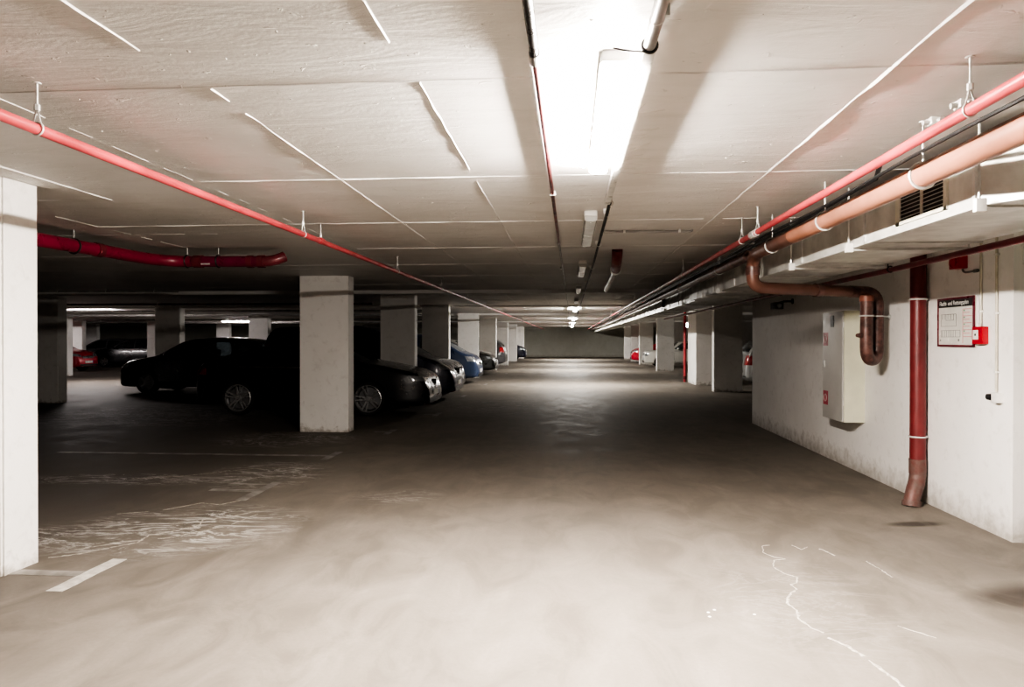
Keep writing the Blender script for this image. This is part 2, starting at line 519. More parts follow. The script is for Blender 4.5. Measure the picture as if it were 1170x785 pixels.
# bulkhead lamp far on the right
t = thing('bulkhead_lamp', 'small round white lamp glowing behind the right pillars', 'lamp', (4.97, 31, 2.1))
bm = BM(); bmesh.ops.create_uvsphere(bm, u_segments=20, v_segments=12, radius=.1); obj('globe', bm, emis('globe_glow', (1, .98, .93), 9), t)
bm = BM(); tube(bm, [(0, 0, .09), (0, 0, .38)], .012); obj('stem', bm, M['black'], t)
bm = BM(); lathe(bm, [(0, .06), (.06, .07), (.06, .11), (0, .11)], (0, 0, 0), (0, 0, 1), 20); obj('cap', bm, M['black'], t)

# ------------------------------------------------------------------ pipes
def hanger(parent, x, y, z, r, top=H, off=.0):
    """ring clamp, nut and threaded rod to the slab"""
    bm = BM()
    ring(bm, (x, y, z), (0, 1, 0), r+.002, .0045, 20, 6)
    h_ = part('pipe_clamp', bm, M['zincd'], parent)
    zt = z+r+.06
    bm = BM()
    tube(bm, [(x, y, zt), (x, y, top)], .0045, 8)
    tube(bm, [(x-.0, y, top-.004), (x, y, top)], .016, 12)
    o = part('rod', bm, M['zincd'], h_)
    bm = BM()
    tube(bm, [(x, y, zt-.012), (x, y, zt+.012)], .011, 6)
    for s in (-1, 1): tube(bm, [(x+s*(r+.001), y, z+.004), (x+s*(r*.75), y, z+r*.8), (x, y, zt)], .003, 6)
    part('nut', bm, M['zincd'], h_)

# left red sprinkler pipe
t = thing('sprinkler_pipe', 'slim red pipe hung from the ceiling along the left of the aisle', 'pipe', (-2.09, -5, 2.30))
bm = BM(); tube(bm, [(-2.10, -5, 2.303), (-2.09, 5.5, 2.297), (-2.10, 30, 2.30), (-2.10, 59.9, 2.30)], .0225, 14)
part('pipe', bm, M['redpipe'], t)
for y in (-.3, 2.67, 5.5, 8.6, 11.6, 14.6, 18, 22, 26, 31, 37, 44): hanger(t, -2.09, y, 2.30, .0225)
bm = BM(); tube(bm, [(-2.09, 5.86, 2.30), (-2.09, 5.94, 2.30)], .028, 14); part('coupling', bm, M['redpipe'], t)
bm = BM(); tube(bm, [(-2.09, 5.9, 2.32), (-2.09, 5.9, 2.44)], .004, 8); lathe(bm, [(0, 0), (.009, 0), (.009, .03), (0, .03)], (-2.09, 5.9, 2.33), (0, 0, 1), 10); part('spray_nozzle', bm, M['zincd'], t)

# right red sprinkler pipe
t = thing('sprinkler_pipe', 'slim red pipe hung from the ceiling along the right of the aisle', 'pipe', (1.425, -5, 2.29))
bm = BM(); tube(bm, [(1.425, -5, 2.29), (1.425, 5.75, 2.29), (1.43, 30, 2.29), (1.43, 59.9, 2.29)], .0225, 14)
part('pipe', bm, M['redpipe'], t)
for y in (-.3, 2.69, 5.6, 6.1, 9.2, 12.4, 16, 20, 25, 31, 38): hanger(t, 1.425, y, 2.29, .0225)
bm = BM(); tube(bm, [(1.425, 5.66, 2.29), (1.425, 5.78, 2.29)], .030, 14); part('coupling', bm, M['zincd'], t)

# orange brown drain pipe, turning down and across to the trap on the wall
t = thing('drain_pipe', 'thick orange-brown plastic pipe running beside the duct then across to the wall', 'pipe', (1.63, -5, 2.23))
R = .055
bm = BM()
tube(bm, [(1.63, -5, 2.23), (1.63, 5.4, 2.23)], R, 20); part('pipe', bm, M['orange'], t)
bm = BM()
pts = [Vector((1.63, 5.4, 2.23)), Vector((1.63, 6.3, 2.23))]
pts += arc((1.64, 6.4, 2.23), (1.64, 6.62, 2.23), (1.64, 6.62, 2.08), 8)
pts += arc((1.64, 6.62, 2.04), (1.64, 6.62, 1.935), (1.78, 6.68, 1.935), 8)
pts += [Vector((2.70, 7.20, 1.935))]
tube(bm, pts, R, 20); part('cross_pipe', bm, mat('brown_plastic_pipe', (.12, .055, .04), .38, 0, .15, 3), t)
for y in (.4, 3.47):
    bm = BM(); ring(bm, (1.63, y, 2.23), (0, 1, 0), R+.003, .008, 24, 6); c = part('pipe_clamp', bm, M['zincd'], t)
    bm = BM(); tube(bm, [(1.63, y, 2.23+R), (1.63, y, H)], .005, 8); tube(bm, [(1.63, y, H-.006), (1.63, y, H)], .018, 10); part('rod', bm, M['zincd'], c)
for y in (4.75, 5.95):
    bm = BM(); ring(bm, (1.63, y, 2.23), (0, 1, 0), R+.003, .006, 24, 6); c = part('pipe_clamp', bm, M['zincd'], t)
    bm = BM(); tube(bm, [(1.63, y, 2.23+R), (1.63, y, H)], .005, 8); part('rod', bm, M['zincd'], c)
bm = BM(); tube(bm, [(1.64, 6.62, 2.13), (1.64, 6.62, 2.05)], R+.008, 20); part('socket', bm, M['brown'], t)
bm = BM(); tube(bm, [Vector((2.30, 6.975, 1.935)), Vector((2.36, 7.01, 1.935))], R+.008, 20); part('socket', bm, M['brown'], t)

# dark pipe beyond, continuing the run
t = thing('drain_pipe', 'dark brown pipe continuing beside the duct beyond the elbow', 'pipe', (1.66, 6.95, 2.24))
bm = BM(); tube(bm, [(1.66, 6.85, 2.25), (1.70, 20, 2.25), (1.70, 59.9, 2.25)], .05, 16); part('pipe', bm, M['brown'], t)
for y in (8.2, 11, 14, 18): 
    bm = BM(); ring(bm, (1.67, y, 2.25), (0, 1, 0), .053, .006, 20, 6); tube(bm, [(1.67, y, 2.30), (1.67, y, H)], .005, 8); part('pipe_clamp', bm, M['zincd'], t)

# S trap on the wall
t = thing('drain_trap', 'dark brown U-shaped drain trap hanging on the white wall beside the grey cabinet', 'pipe', (2.95, 7.27, 1.29))
r = .058
bm = BM()
pts = [Vector((2.70, 7.20, 1.935))] + arc((2.88, 7.29, 1.935), (3.03, 7.36, 1.935), (3.03, 7.36, 1.80), 8) + [Vector((3.03, 7.36, 1.52)), Vector((3.03, 7.36, 1.40))]
pts += arc((3.03, 7.36, 1.39), (3.03, 7.36, 1.27), (2.95, 7.29, 1.27), 6)[1:] + arc((2.95, 7.29, 1.27), (2.87, 7.22, 1.27), (2.87, 7.22, 1.40), 6)[1:]
pts += [Vector((2.87, 7.22, 1.52)), Vector((2.87, 7.22, 1.86))]
tube(bm, pts, r, 18); part('pipe', bm, M['brown'], t)
bm = BM(); tube(bm, [(2.87, 7.22, 1.84), (2.87, 7.22, 1.90)], r+.008, 18); tube(bm, [(2.87, 7.22, 1.90), (2.87, 7.22, 1.915)], .03, 8); part('cap', bm, mat('rust_brown_cap', (.26, .10, .07), .45), t)
for x, y in ((2.87, 7.22), (3.03, 7.36)):
    bm = BM(); ring(bm, (x, y, 1.70), (0, 0, 1), r+.004, .008, 20, 6); part('clamp_ring', bm, M['zincd'], t)
bm = BM(); tube(bm, [(3.03, 7.36, 1.70), (3.19, 7.46, 1.70)], .008, 8); tube(bm, [(3.18, 7.455, 1.70), (3.197, 7.465, 1.70)], .025, 12); part('wall_bracket', bm, M['zincd'], t)
bm = BM(); lathe(bm, [(0, .09), (.018, .085), (.022, .05), (.014, .04), (.014, .0)], (2.83, 7.20, 1.51), (-.8, -.5, 0), 14); part('knob', bm, M['brown'], t)

# black cables above the orange pipe
def cable(name, pts, r, m, label, cat='cable', group=None):
    bm = BM(); tube(bm, pts, r, 8)
    return tag(obj(name, bm, m), label, cat, group)
cable('cable', [(1.585, -5, 2.313)]+[(1.585+.01*math.sin(y*1.7), y, 2.313+.006*math.sin(y*2.3)) for y in [i*.5 for i in range(0, 60)]], .009, M['cable'], 'black cable running along the top of the orange-brown pipe')
cable('cable', [(1.75, 4.2, H)]+[(1.76, 4.3, 2.40), (1.75, 6, 2.36), (1.74, 9, 2.37), (1.74, 30, 2.37)], .014, M['cable'], 'dark cable bundle under the ceiling between pipe and duct')
# small junction fittings on the ceiling above the orange pipe
for y, l in ((3.18, 'small white cable junction on the ceiling, nearer of a pair above the orange-brown pipe'), (3.42, 'small white cable junction on the ceiling, farther of a pair above the orange-brown pipe')):
    t = thing('junction_box', l, 'junction box', (1.66, y, H-.035))
    bm = BM(); box(bm, (-.03, -.03, 0), (.03, .03, .035), .006); obj('housing', bm, M['white'], t)
    bm = BM(); tube(bm, [(-.03, 0, .015), (-.055, 0, .012)], .012, 10); obj('cable_gland', bm, M['zincd'], t)
    bm = BM(); tube(bm, [(0, -.03, .015), (0, -.06, .012)], .010, 10); obj('cable_gland', bm, M['zincd'], t)

# dark conduit left of the lights
t = thing('conduit', 'thin dark ceiling pipe running down the middle of the aisle left of the lamps', 'pipe', (-.115, -5, 2.44))
bm = BM(); tube(bm, [(-.128, -5, 2.46), (-.123, 2.55, 2.46)], .0165, 14); part('pipe', bm, M['conduit'] if False else mat('dark_grey_conduit', (.04, .037, .037), .3, .3), t)
bm = BM(); tube(bm, [(-.123, 2.52, 2.464), (-.113, 7.4, 2.464)], .012, 14); part('pipe', bm, M['conduitd'], t)
bm = BM(); tube(bm, [(-.113, 7.4, 2.464), (-.05, 20, 2.46), (-.05, 59.9, 2.45)], .012, 12); part('pipe', bm, M['conduit'], t)
bm = BM(); tube(bm, [(-.123, 2.48, 2.46), (-.123, 2.56, 2.46)], .020, 14); part('coupling', bm, M['conduit'], t)
bm = BM(); tube(bm, [(-.113, 7.35, 2.462), (-.113, 7.43, 2.462)], .017, 14); part('coupling', bm, M['conduit'], t)
for y in (1.2, 4.9, 10, 13): 
    bm = BM(); box(bm, (-.135, y-.008, 2.45), (-.095, y+.008, H)); part('saddle', bm, M['zincd'], t)

# conduit right of the lights
t = thing('conduit', 'grey ceiling conduit running close beside the lamps on their right', 'pipe', (.26, -5, 2.42))
bm = BM(); tube(bm, [(.265, -5, 2.44), (.262, 2.42, 2.44)], .021, 16); part('pipe', bm, M['conduit'], t)
bm = BM(); box(bm, (.243, 2.40, 2.42), (.283, 5.1, 2.462), .003); part('cable_trunking', bm, mat('white_trunking', (.66, .65, .62), .3), t)
bm = BM(); tube(bm, [(.28, 5.1, 2.43), (.30, 9, 2.44), (.30, 59.9, 2.44)], .013, 12); part('pipe', bm, M['cable'], t)
bm = BM(); ring(bm, (.262, 2.40, 2.44), (0, 1, 0), .024, .006, 18, 6); tube(bm, arc((.262, 2.40, 2.42), (.20, 2.38, 2.41), (.14, 2.36, 2.42), 8)[0:], .0035, 8); part('hook', bm, M['black'], t)
for y in (2.2, 5.15, 5.6, 7.4, 9.8, 12.5):
    bm = BM(); ring(bm, (.263 if y < 5 else .285+.004*(y-5), y, 2.44), (0, 1, 0), .018, .005, 16, 6); box(bm, (.26, y-.01, 2.445), (.30, y+.01, H)); part('saddle', bm, M['white'] if y > 5 else M['zincd'], t)
# branch conduit across the ceiling
t = thing('conduit', 'short horizontal conduit across the ceiling ending before the right red pipe', 'pipe', (.31, 6.68, 2.46))
bm = BM(); tube(bm, [(.31, 6.66, 2.462), (1.09, 6.70, 2.462)] + [(1.115, 6.705, 2.468), (1.12, 6.705, H)], .011, 10); part('pipe', bm, M['conduit'], t)
for x in (.5, 1.0):
    bm = BM(); box(bm, (x-.01, 6.655, 2.45), (x+.01, 6.71, H), .002); part('saddle', bm, M['white'], t)

# red drain stub hanging from the ceiling over the aisle
t = thing('drain_stub', 'red drain elbow under the ceiling right of the unlit lamps with grey tail pipe', 'pipe', (.54, 8.3, H))
bm = BM(); tube(bm, arc((.53, 8.1, H), (.53, 8.15, 2.36), (.58, 9.2, 2.36), 10), .06, 16); part('elbow', bm, M['darkred'], t)
bm = BM(); tube(bm, [(.58, 9.15, 2.36), (.583, 9.28, 2.36)], .07, 16); part('socket', bm, M['white'], t)
bm = BM(); tube(bm, [(.583, 9.28, 2.36), (.66, 13.2, 2.38)], .045, 14); part('pipe', bm, M['conduit'], t)
bm = BM(); tube(bm, [(.65, 12.6, 2.42), (.65, 12.6, H)], .005, 8); ring(bm, (.65, 12.6, 2.378), (0, 1, 0), .047, .005, 18, 6); part('pipe_clamp', bm, M['zincd'], t)

# big red pipe at left
t = thing('drain_pipe', 'fat dark red pipe with an elbow hanging under the ceiling at the left', 'pipe', (-4.5, 6, 2.33))
R = .062
bm = BM()
P0 = [Vector((-4.75, -3, 2.35)), Vector((-4.60, 5.6, 2.335)), Vector((-4.52, 7.0, 2.335))] + arc((-4.50, 7.2, 2.335), (-4.45, 7.58, 2.33), (-4.15, 7.60, 2.33), 8) 
tube(bm, P0, R, 20); part('pipe', bm, mat('red_drain_paint', (.24, .018, .045), .3, 0, .15, 3), t)
bm = BM(); tube(bm, [(-4.16, 7.60, 2.33), (-3.35, 7.62, 2.325)], R-.002, 20); part('end_pipe', bm, mat('shaded_red_drain_paint', (.16, .012, .04), .3, 0, .15, 4), t)  # shading put into the colour: darker, purpler red here and on the elbow
bm = BM(); tube(bm, arc((-3.36, 7.62, 2.325), (-3.22, 7.62, 2.325), (-3.14, 7.70, 2.385), 8), R-.004, 18); part('elbow', bm, M['maroon'], t)
for p, q in (((-4.12, 7.60, 2.33), (-4.02, 7.60, 2.33)), ((-3.40, 7.62, 2.325), (-3.33, 7.62, 2.325)), ((-3.52, 7.62, 2.325), (-3.46, 7.62, 2.325)), ((-4.545, 6.55, 2.335), (-4.54, 6.63, 2.335))):
    bm = BM(); tube(bm, [p, q], R+.007, 20); part('socket', bm, M['maroon'], t)
for x, y, ax in ((-4.56, 6.28, (0, 1, 0)), (-3.85, 7.61, (1, 0, 0)), (-4.62, 4.2, (0, 1, 0)), (-4.2, 7.6, (1, 0, 0))):
    bm = BM(); ring(bm, (x, y, 2.332), ax, R+.004, .009, 24, 6); c = part('pipe_clamp', bm, M['black'], t)
    bm = BM(); tube(bm, [(x, y, 2.332+R), (x, y, H)], .006, 8); part('rod', bm, M['zincd'], c)
bm = BM(); tube(bm, [(-4.02, 7.56, 2.30), (-3.92, 7.56, 2.30)], .012, 8); part('clamp_bolt', bm, M['zincd'], t)

# maroon pipe under the duct near the right wall
t = thing('heating_pipe', 'thin maroon pipe running under the right edge of the duct', 'pipe', (2.6, -2, 2.03))
bm = BM(); tube(bm, [(2.50, -2, 2.035), (2.54, 4.2, 2.035), (2.60, 6.3, 2.035), (2.60, 20, 2.035)], .022, 12); part('pipe', bm, M['maroon'], t)
for y in (3.2, 6.0, 9):
    bm = BM(); ring(bm, (2.54+.02*(y > 5)+.01*(y > 5), y, 2.035), (0, 1, 0), .024, .005, 16, 6); tube(bm, [(2.55, y, 2.05), (2.55, y, 2.078)], .005, 8); part('pipe_clamp', bm, M['black'], t)

# red riser pipe on the wall
def wallX(y, d=0): return wx(y)-d
t = thing('riser_pipe', 'dark red vertical drain pipe standing against the white right wall', 'pipe', (3.09, 6.68, 0))
yy = 6.70; xx = wallX(yy, .085)
bm = BM(); tube(bm, [(xx, yy, .36), (xx, yy, H)], .066, 24); part('pipe', bm, M['darkred'], t)
bm = BM()
tube(bm, [Vector((xx, yy, .40)), Vector((xx, yy, .27))], .072, 22)
part('socket', bm, M['rust'], t)
bm = BM()
tube(bm, arc((xx, yy, .30), (xx, yy, .20), (xx-.05, yy-.05, .14), 6) + [Vector((xx-.09, yy-.09, .05)), Vector((xx-.095, yy-.095, 0))], [.068]*7+[.066, .068], 22)
tube(bm, [Vector((xx-.09, yy-.09, .045)), Vector((xx-.095, yy-.095, .0))], .078, 22)
part('elbow', bm, M['rust'], t)
for z in (1.83, .60):
    bm = BM(); ring(bm, (xx, yy, z), (0, 0, 1), .070, .008, 28, 6); box(bm, (xx+.06, yy-.01, z-.012), (wallX(yy), yy+.01, z+.012)); part('clamp_ring', bm, M['zincd'], t)
bm = BM(); box(bm, (xx-.03, yy-.083, 2.22), (xx+.01, yy-.063, 2.30), .004); part('tag_plate', bm, M['zincd'], t)

# thin red riser far away beside the right pillar
t = thing('riser_pipe', 'thin bright red riser beside a lit pillar on the far right', 'pipe', (4.5, 25.6, 0))
bm = BM(); tube(bm, [(3.98, 25.3, 0), (3.98, 25.3, H)], .05, 16); part('pipe', bm, M['redpipe'], t)
bm = BM(); tube(bm, [(3.98, 25.3, .1), (3.98, 25.3, .2)], .058, 16); part('socket', bm, M['darkred'], t)

# ------------------------------------------------------------------ ventilation duct
ZB, ZT = 2.09, 2.40
XD, XE = 1.88, 2.58
t = thing('ventilation_duct', 'grey galvanised rectangular ventilation duct hung along the right side', 'duct', (XD, 3.5, ZB))
def ductbox(bm, x0, x1, y0, y1, z0=ZB, z1=ZT): box(bm, (x0, y0, z0), (x1, y1, z1))
bm = BM()
prism(bm, [(XD, 3.50, ZB), (XE, 3.50, ZB), (XE, 11.5, ZB), (XD, 11.5, ZB)], (0, 0, ZT-ZB))
part('casing', bm, M['zinc'], t, smooth=False)
bm = BM()   # tapered piece turning away towards the camera
prism(bm, [(XD, 3.50, ZB), (XD+.93, 2.12, ZB), (3.35, 1.9, ZB), (3.35, 3.2, ZB), (XE, 3.50, ZB)], (0, 0, ZT-ZB))
part('angled_section', bm, M['zinc'], t, smooth=False)
bm = BM(); prism(bm, [(1.97, 11.5, ZB+.0), (XE, 11.5, ZB), (XE, 59.5, ZB), (1.97, 59.5, ZB)], (0, 0, ZT-ZB)); part('far_casing', bm, M['zinc'], t, smooth=False)
for y in (3.50, 4.75, 6.0, 7.2, 8.4, 9.6, 10.8, 12, 13.2, 14.4, 15.6, 16.8, 18, 19.2, 20.4, 22, 23.5, 25, 26.5, 28, 30, 32, 34, 36, 39, 42, 46, 50):
    x0 = XD if y < 11.4 else 1.97
    bm = BM()
    w = .012
    box(bm, (x0-.010, y-w, ZB-.010), (x0+.0, y+w, ZT+.01)); box(bm, (x0-.010, y-w, ZB-.010), (XE+.01, y+w, ZB)); box(bm, (XE, y-w, ZB-.01), (XE+.01, y+w, ZT+.01))
    part('joint_flange', bm, M['zincd'], t, smooth=False)
# folded bottom edge
bm = BM(); box(bm, (XD-.006, 3.5, ZB-.012), (XD+.02, 11.5, ZB+.0)); box(bm, (1.964, 11.5, ZB-.012), (1.99, 59.5, ZB)); part('bottom_lip', bm, M['zincd'], t, smooth=False)
# black disc standing in for a round shadow further down the side
bm = BM(); lathe(bm, [(0, .05), (.10, .05), (.12, .03), (.12, 0)], (1.97, 15.2, 2.26), (-1, 0, 0), 24); part('shadow_disc', bm, M['black'], t)
# hanger frames: strap and cross channel
for y, w in ((3.42, .25), (4.95, .40), (6.2, .70), (7.42, .15), (9.2, .65), (10.2, .7), (12.6, .7), (15, .7)):
    x0 = (XD if y < 11 else 1.97)-.028
    bm = BM()
    tube(bm, [(x0, y, ZB-.03), (x0, y, H)], .006, 8)
    c = part('hanger_strap', bm, M['zincd'], t)
    bm = BM(); box(bm, (x0-.02, y-.016, ZB-.04), (x0+.026, y+.016, ZB+.02), .003); part('bracket', bm, M['white'] if y < 7 else M['zincd'], c)
    if w > .3:
        bm = BM(); box(bm, (x0, y-.012, ZB-.030), (XE+.04, y+.012, ZB-.012)); tube(bm, [(XE+.035, y, ZB-.03), (XE+.035, y, H)], .005, 8); part('cross_channel', bm, M['zincd'], c, smooth=False)
# grille
gx = XD
bm = BM()
box(bm, (gx-.012, 3.74, 2.12), (gx, 3.77, 2.335)); box(bm, (gx-.012, 4.25, 2.12), (gx, 4.30, 2.335))
box(bm, (gx-.012, 3.74, 2.12), (gx, 4.30, 2.14)); box(bm, (gx-.012, 3.74, 2.315), (gx, 4.30, 2.335))
box(bm, (gx-.010, 3.99, 2.13), (gx, 4.015, 2.32))
gr = part('grille', bm, mat('cream_grille_frame', (.60, .58, .50), .4), t, smooth=False)
bm = BM(); box(bm, (gx-.003, 3.77, 2.14), (gx+.0, 4.25, 2.315)); part('grille_opening', bm, M['ductin'], gr, smooth=False)
for k in range(8):
    z = 2.15+k*.0215
    bm = BM(); prism(bm, [(gx-.002, 3.77, z+.008), (gx-.012, 3.77, z), (gx-.012, 3.77, z+.002), (gx-.002, 3.77, z+.010)], (0, .48, 0)); part('slat', bm, M['zincd'], gr, smooth=False)
# black flexible tube under the angled section
cable('flexible_hose', arc((2.02, 3.28, 2.058), (2.5, 3.16, 2.02), (3.3, 2.9, 2.05), 10), .018, M['cable'], 'black hose tucked under the angled near end of the duct', 'hose')

# extra dark pipes crossing the ceiling in the left hall
for i, (x0, x1, y, z, r, l) in enumerate(((-11.5, -7.7, 13.3, 2.42, .02, 'thin pipe crossing under the ceiling of the left hall, nearest to the camera'),
                           (-20, -5, 17.6, 2.38, .03, 'long pipe crossing under the left hall ceiling before the lit lamp'),
                           (-30, -4.4, 22.3, 2.40, .03, 'long pale pipe crossing beside the nearer lit lamp of the left hall'),
                           (-30, -4.4, 25.5, 2.38, .03, 'long pipe crossing behind the nearer lit lamp of the left hall'),
                           (-32, -4.4, 31.5, 2.38, .04, 'long pipe crossing before the farther lit lamp of the left hall'),
                           (-32, -4.4, 37.5, 2.38, .04, 'long pipe crossing behind the farther lit lamp of the left hall'))):
    t = thing('ceiling_pipe', l, 'pipe', (x0, y, z))
    bm = BM(); tube(bm, [(x0, y, z), (x1, y+.3, z)], r, 12); part('pipe', bm, M['conduit'] if i != 1 else M['brown'], t)
    n = 4
    for k in range(n):
        xk = x0+(x1-x0)*(k+.5)/n; yk = y+.3*(k+.5)/n
        bm = BM(); ring(bm, (xk, yk, z), (1, 0, 0), r+.003, .006, 14, 6); tube(bm, [(xk, yk, z+r), (xk, yk, H)], .006, 8); part('pipe_clamp', bm, M['zincd'], t)

# ------------------------------------------------------------------ things on the right wall
# wall hydrant cabinet
y0, y1 = 8.07, 8.68
xw = wallX(8.07); xf = 2.955
t = thing('hydrant_cabinet', 'cream and grey wall cabinet with a black slot and small red stickers', 'cabinet', (xf, 8.37, .56))
bm = BM(); box(bm, (xf+.02, y0, .565), (wallX(8.68)-.001, y1, 1.785), .004); part('body', bm, M['cream'], t)
bm = BM(); box(bm, (xf, y0+.004, .57), (xf+.018, y1-.004, 1.78), .004); d = part('door', bm, M['cabdoor'], t)
bm = BM(); box(bm, (xf-.004, 8.32, 1.61), (xf, 8.42, 1.74)); part('slot', bm, M['black'], d, smooth=False)
bm = BM(); box(bm, (xf-.016, 8.58, 1.15), (xf, 8.61, 1.23), .004); part('handle', bm, M['zincd'], d)
for z0, z1, m_ in ((1.40, 1.55, mat('faded_pink_sticker', (.42, .20, .22), .4)), (.72, .88, mat('red_sticker', (.40, .04, .07), .4))):
    bm = BM(); box(bm, (xf-.002, 8.50, z0), (xf, 8.65, z1)); s_ = part('sticker', bm, m_, d, smooth=False)
    bm = BM(); ring(bm, (xf-.003, 8.575, (z0+z1)/2), (1, 0, 0), .04, .006, 18, 6); part('hose_symbol', bm, mat('sticker_white', (.55, .45, .45), .4), s_)
for z in (.75, 1.6):
    bm = BM(); tube(bm, [(xf+.012, y0-.003, z), (xf+.012, y0-.003, z+.06)], .006, 8); part('hinge', bm, M['zincd'], t)

# escape plan
def text_mesh(name, s, size, m, loc, parent, wall='x', xscale=1.):
    cu = bpy.data.curves.new(name, 'FONT'); cu.body = s; cu.size = size; cu.align_x = 'LEFT'; cu.align_y = 'CENTER'; cu.extrude = .0006
    o = bpy.data.objects.new('tmp_text', cu); C.objects.link(o)
    dg = bpy.context.evaluated_depsgraph_get(); dg.update()
    me = bpy.data.meshes.new_from_object(o.evaluated_get(dg))
    bpy.data.objects.remove(o); 
    # text x -> -Y, text y -> Z, facing -X
    for v in me.vertices:
        x, y, z = v.co
        v.co = (-z, -x*xscale, y) if wall == 'x' else (x*xscale, -z, y)
    me.materials.clear(); me.materials.append(m)
    q = bpy.data.objects.new(name, me); C.objects.link(q); q.parent = parent
    q.location = Vector(loc)-worldpos(parent)
    return q
ys0, ys1, zs0, zs1 = 5.93, 6.49, 1.415, 1.815
xs = wallX(6.49)-.016
t = thing('escape_plan', 'framed escape plan with a black title strip on the white wall', 'sign', (xs, 6.21, zs0))
bm = BM(); box(bm, (xs, ys0, zs0), (wallX(6.49), ys1, zs1)); part('backing', bm, M['paper'], t, smooth=False)
bm = BM()
f_ = .012
box(bm, (xs-.006, ys0-.004, zs0-.004), (xs+.004, ys0+f_+.006, zs1+.004)); box(bm, (xs-.006, ys1-f_, zs0-.004), (xs+.004, ys1+.004, zs1+.004))
box(bm, (xs-.006, ys0, zs0-.004), (xs+.004, ys1, zs0+f_)); box(bm, (xs-.006, ys0, zs1-f_), (xs+.004, ys1, zs1+.004))
part('frame', bm, M['frame'], t, smooth=False)
bm = BM(); box(bm, (xs-.002, ys0+f_, zs1-.075), (xs, ys1-f_, zs1-f_)); hb = part('title_strip', bm, M['ink'], t, smooth=False)
text_mesh('title', 'Flucht- und Rettungsplan', .052, mat('title_white', (.7, .7, .68), .4), (xs-.003, ys1-.03, zs1-.042), t, xscale=.86)
bm = BM()
def hl(bm, ya, yb, za, zb): box(bm, (xs-.0015, min(ya, yb), min(za, zb)), (xs, max(ya, yb), max(za, zb)))
w_ = .0035
for (a, b, c_, d_) in ((6.44, 6.20, 1.68, 1.58), (6.44, 6.14, 1.545, 1.49), (6.36, 6.24, 1.68, 1.63)):
    hl(bm, a, b, c_, c_+w_); hl(bm, a, b, d_, d_+w_); hl(bm, a, a-w_, c_, d_); hl(bm, b, b-w_, c_, d_)
for k in range(7): hl(bm, 6.42-k*.035, 6.42-k*.035-w_, 1.545, 1.49)
for k in range(5): hl(bm, 6.42-k*.045, 6.42-k*.045-w_, 1.68, 1.64)
hl(bm, 6.17, 6.15, 1.455, 1.475); hl(bm, 6.46, 6.44, 1.455, 1.47)
part('plan_drawing', bm, M['inkgrey'], t, smooth=False)
bm = BM()
for k in range(9): hl(bm, 6.09, 5.97+(.03 if k % 2 else 0), 1.715-k*.028, 1.715-k*.028+.004)
hl(bm, 6.10, 6.097, 1.44, 1.72); 
part('legend', bm, M['inkred'], t, smooth=False)
bm = BM(); 
for k in range(4): hl(bm, 6.085, 6.07, 1.70-k*.056, 1.712-k*.056)
part('legend_symbols', bm, M['inkgreen'], t, smooth=False)

# fire call point
xw = wallX(5.85)
t = thing('fire_call_point', 'small red fire alarm call box right of the framed plan', 'alarm box', (xw-.05, 5.84, 1.435))
bm = BM(); box(bm, (xw-.05, 5.765, 1.435), (xw, 5.905, 1.570), .008); part('housing', bm, M['sealr'], t)
bm = BM(); box(bm, (xw-.053, 5.815, 1.470), (xw-.049, 5.885, 1.545), .001); w2 = part('press_plate', bm, M['white'], t)
bm = BM(); lathe(bm, [(0, .003), (.010, .003), (.010, 0)], (xw-.053, 5.85, 1.507), (-1, 0, 0), 16); part('button', bm, M['ink'], w2)
bm = BM(); tube(bm, [(xw-.02, 5.845, 1.57), (xw-.02, 5.845, 1.60)], .010, 10); part('cable_gland', bm, M['cream_pvc'], t)
# conduit up from the call point
t = thing('wall_conduit', 'cream wall conduit rising from the red fire call box', 'conduit', (xw-.015, 5.845, 1.60))
bm = BM(); tube(bm, [(xw-.015, 5.845, 1.60), (xw-.015, 5.845, H)], .009, 10); part('pipe', bm, M['cream_pvc'], t)
for z in (1.68, 2.15): bm = BM(); box(bm, (xw-.028, 5.83, z), (xw, 5.86, z+.015), .003); part('saddle', bm, M['white'], t)
# conduit down to the socket
xw = wallX(5.62)
t = thing('wall_conduit', 'cream wall conduit running down to the small switch box', 'conduit', (xw-.015, 5.64, 1.10))
bm = BM(); tube(bm, [(xw-.015, 5.64, 1.08), (xw-.015, 5.64, H)], .009, 10); part('pipe', bm, M['cream_pvc'], t)
for z in (1.22, 1.66, 2.1): bm = BM(); box(bm, (xw-.028, 5.625, z), (xw, 5.655, z+.015), .003); part('saddle', bm, M['white'], t)
t = thing('switch_box', 'small white box with a black plug at the end of the conduit', 'switch', (xw-.04, 5.62, 1.0))
bm = BM(); box(bm, (xw-.05, 5.575, 1.0), (xw, 5.645, 1.075), .008); part('housing', bm, M['white'], t)
bm = BM(); lathe(bm, [(0, .03), (.02, .03), (.024, .0)], (xw-.045, 5.655, 1.04), (-.5, .6, 0), 14); box(bm, (xw-.055, 5.65, 1.015), (xw-.01, 5.70, 1.06), .006); part('plug', bm, M['black'], t)
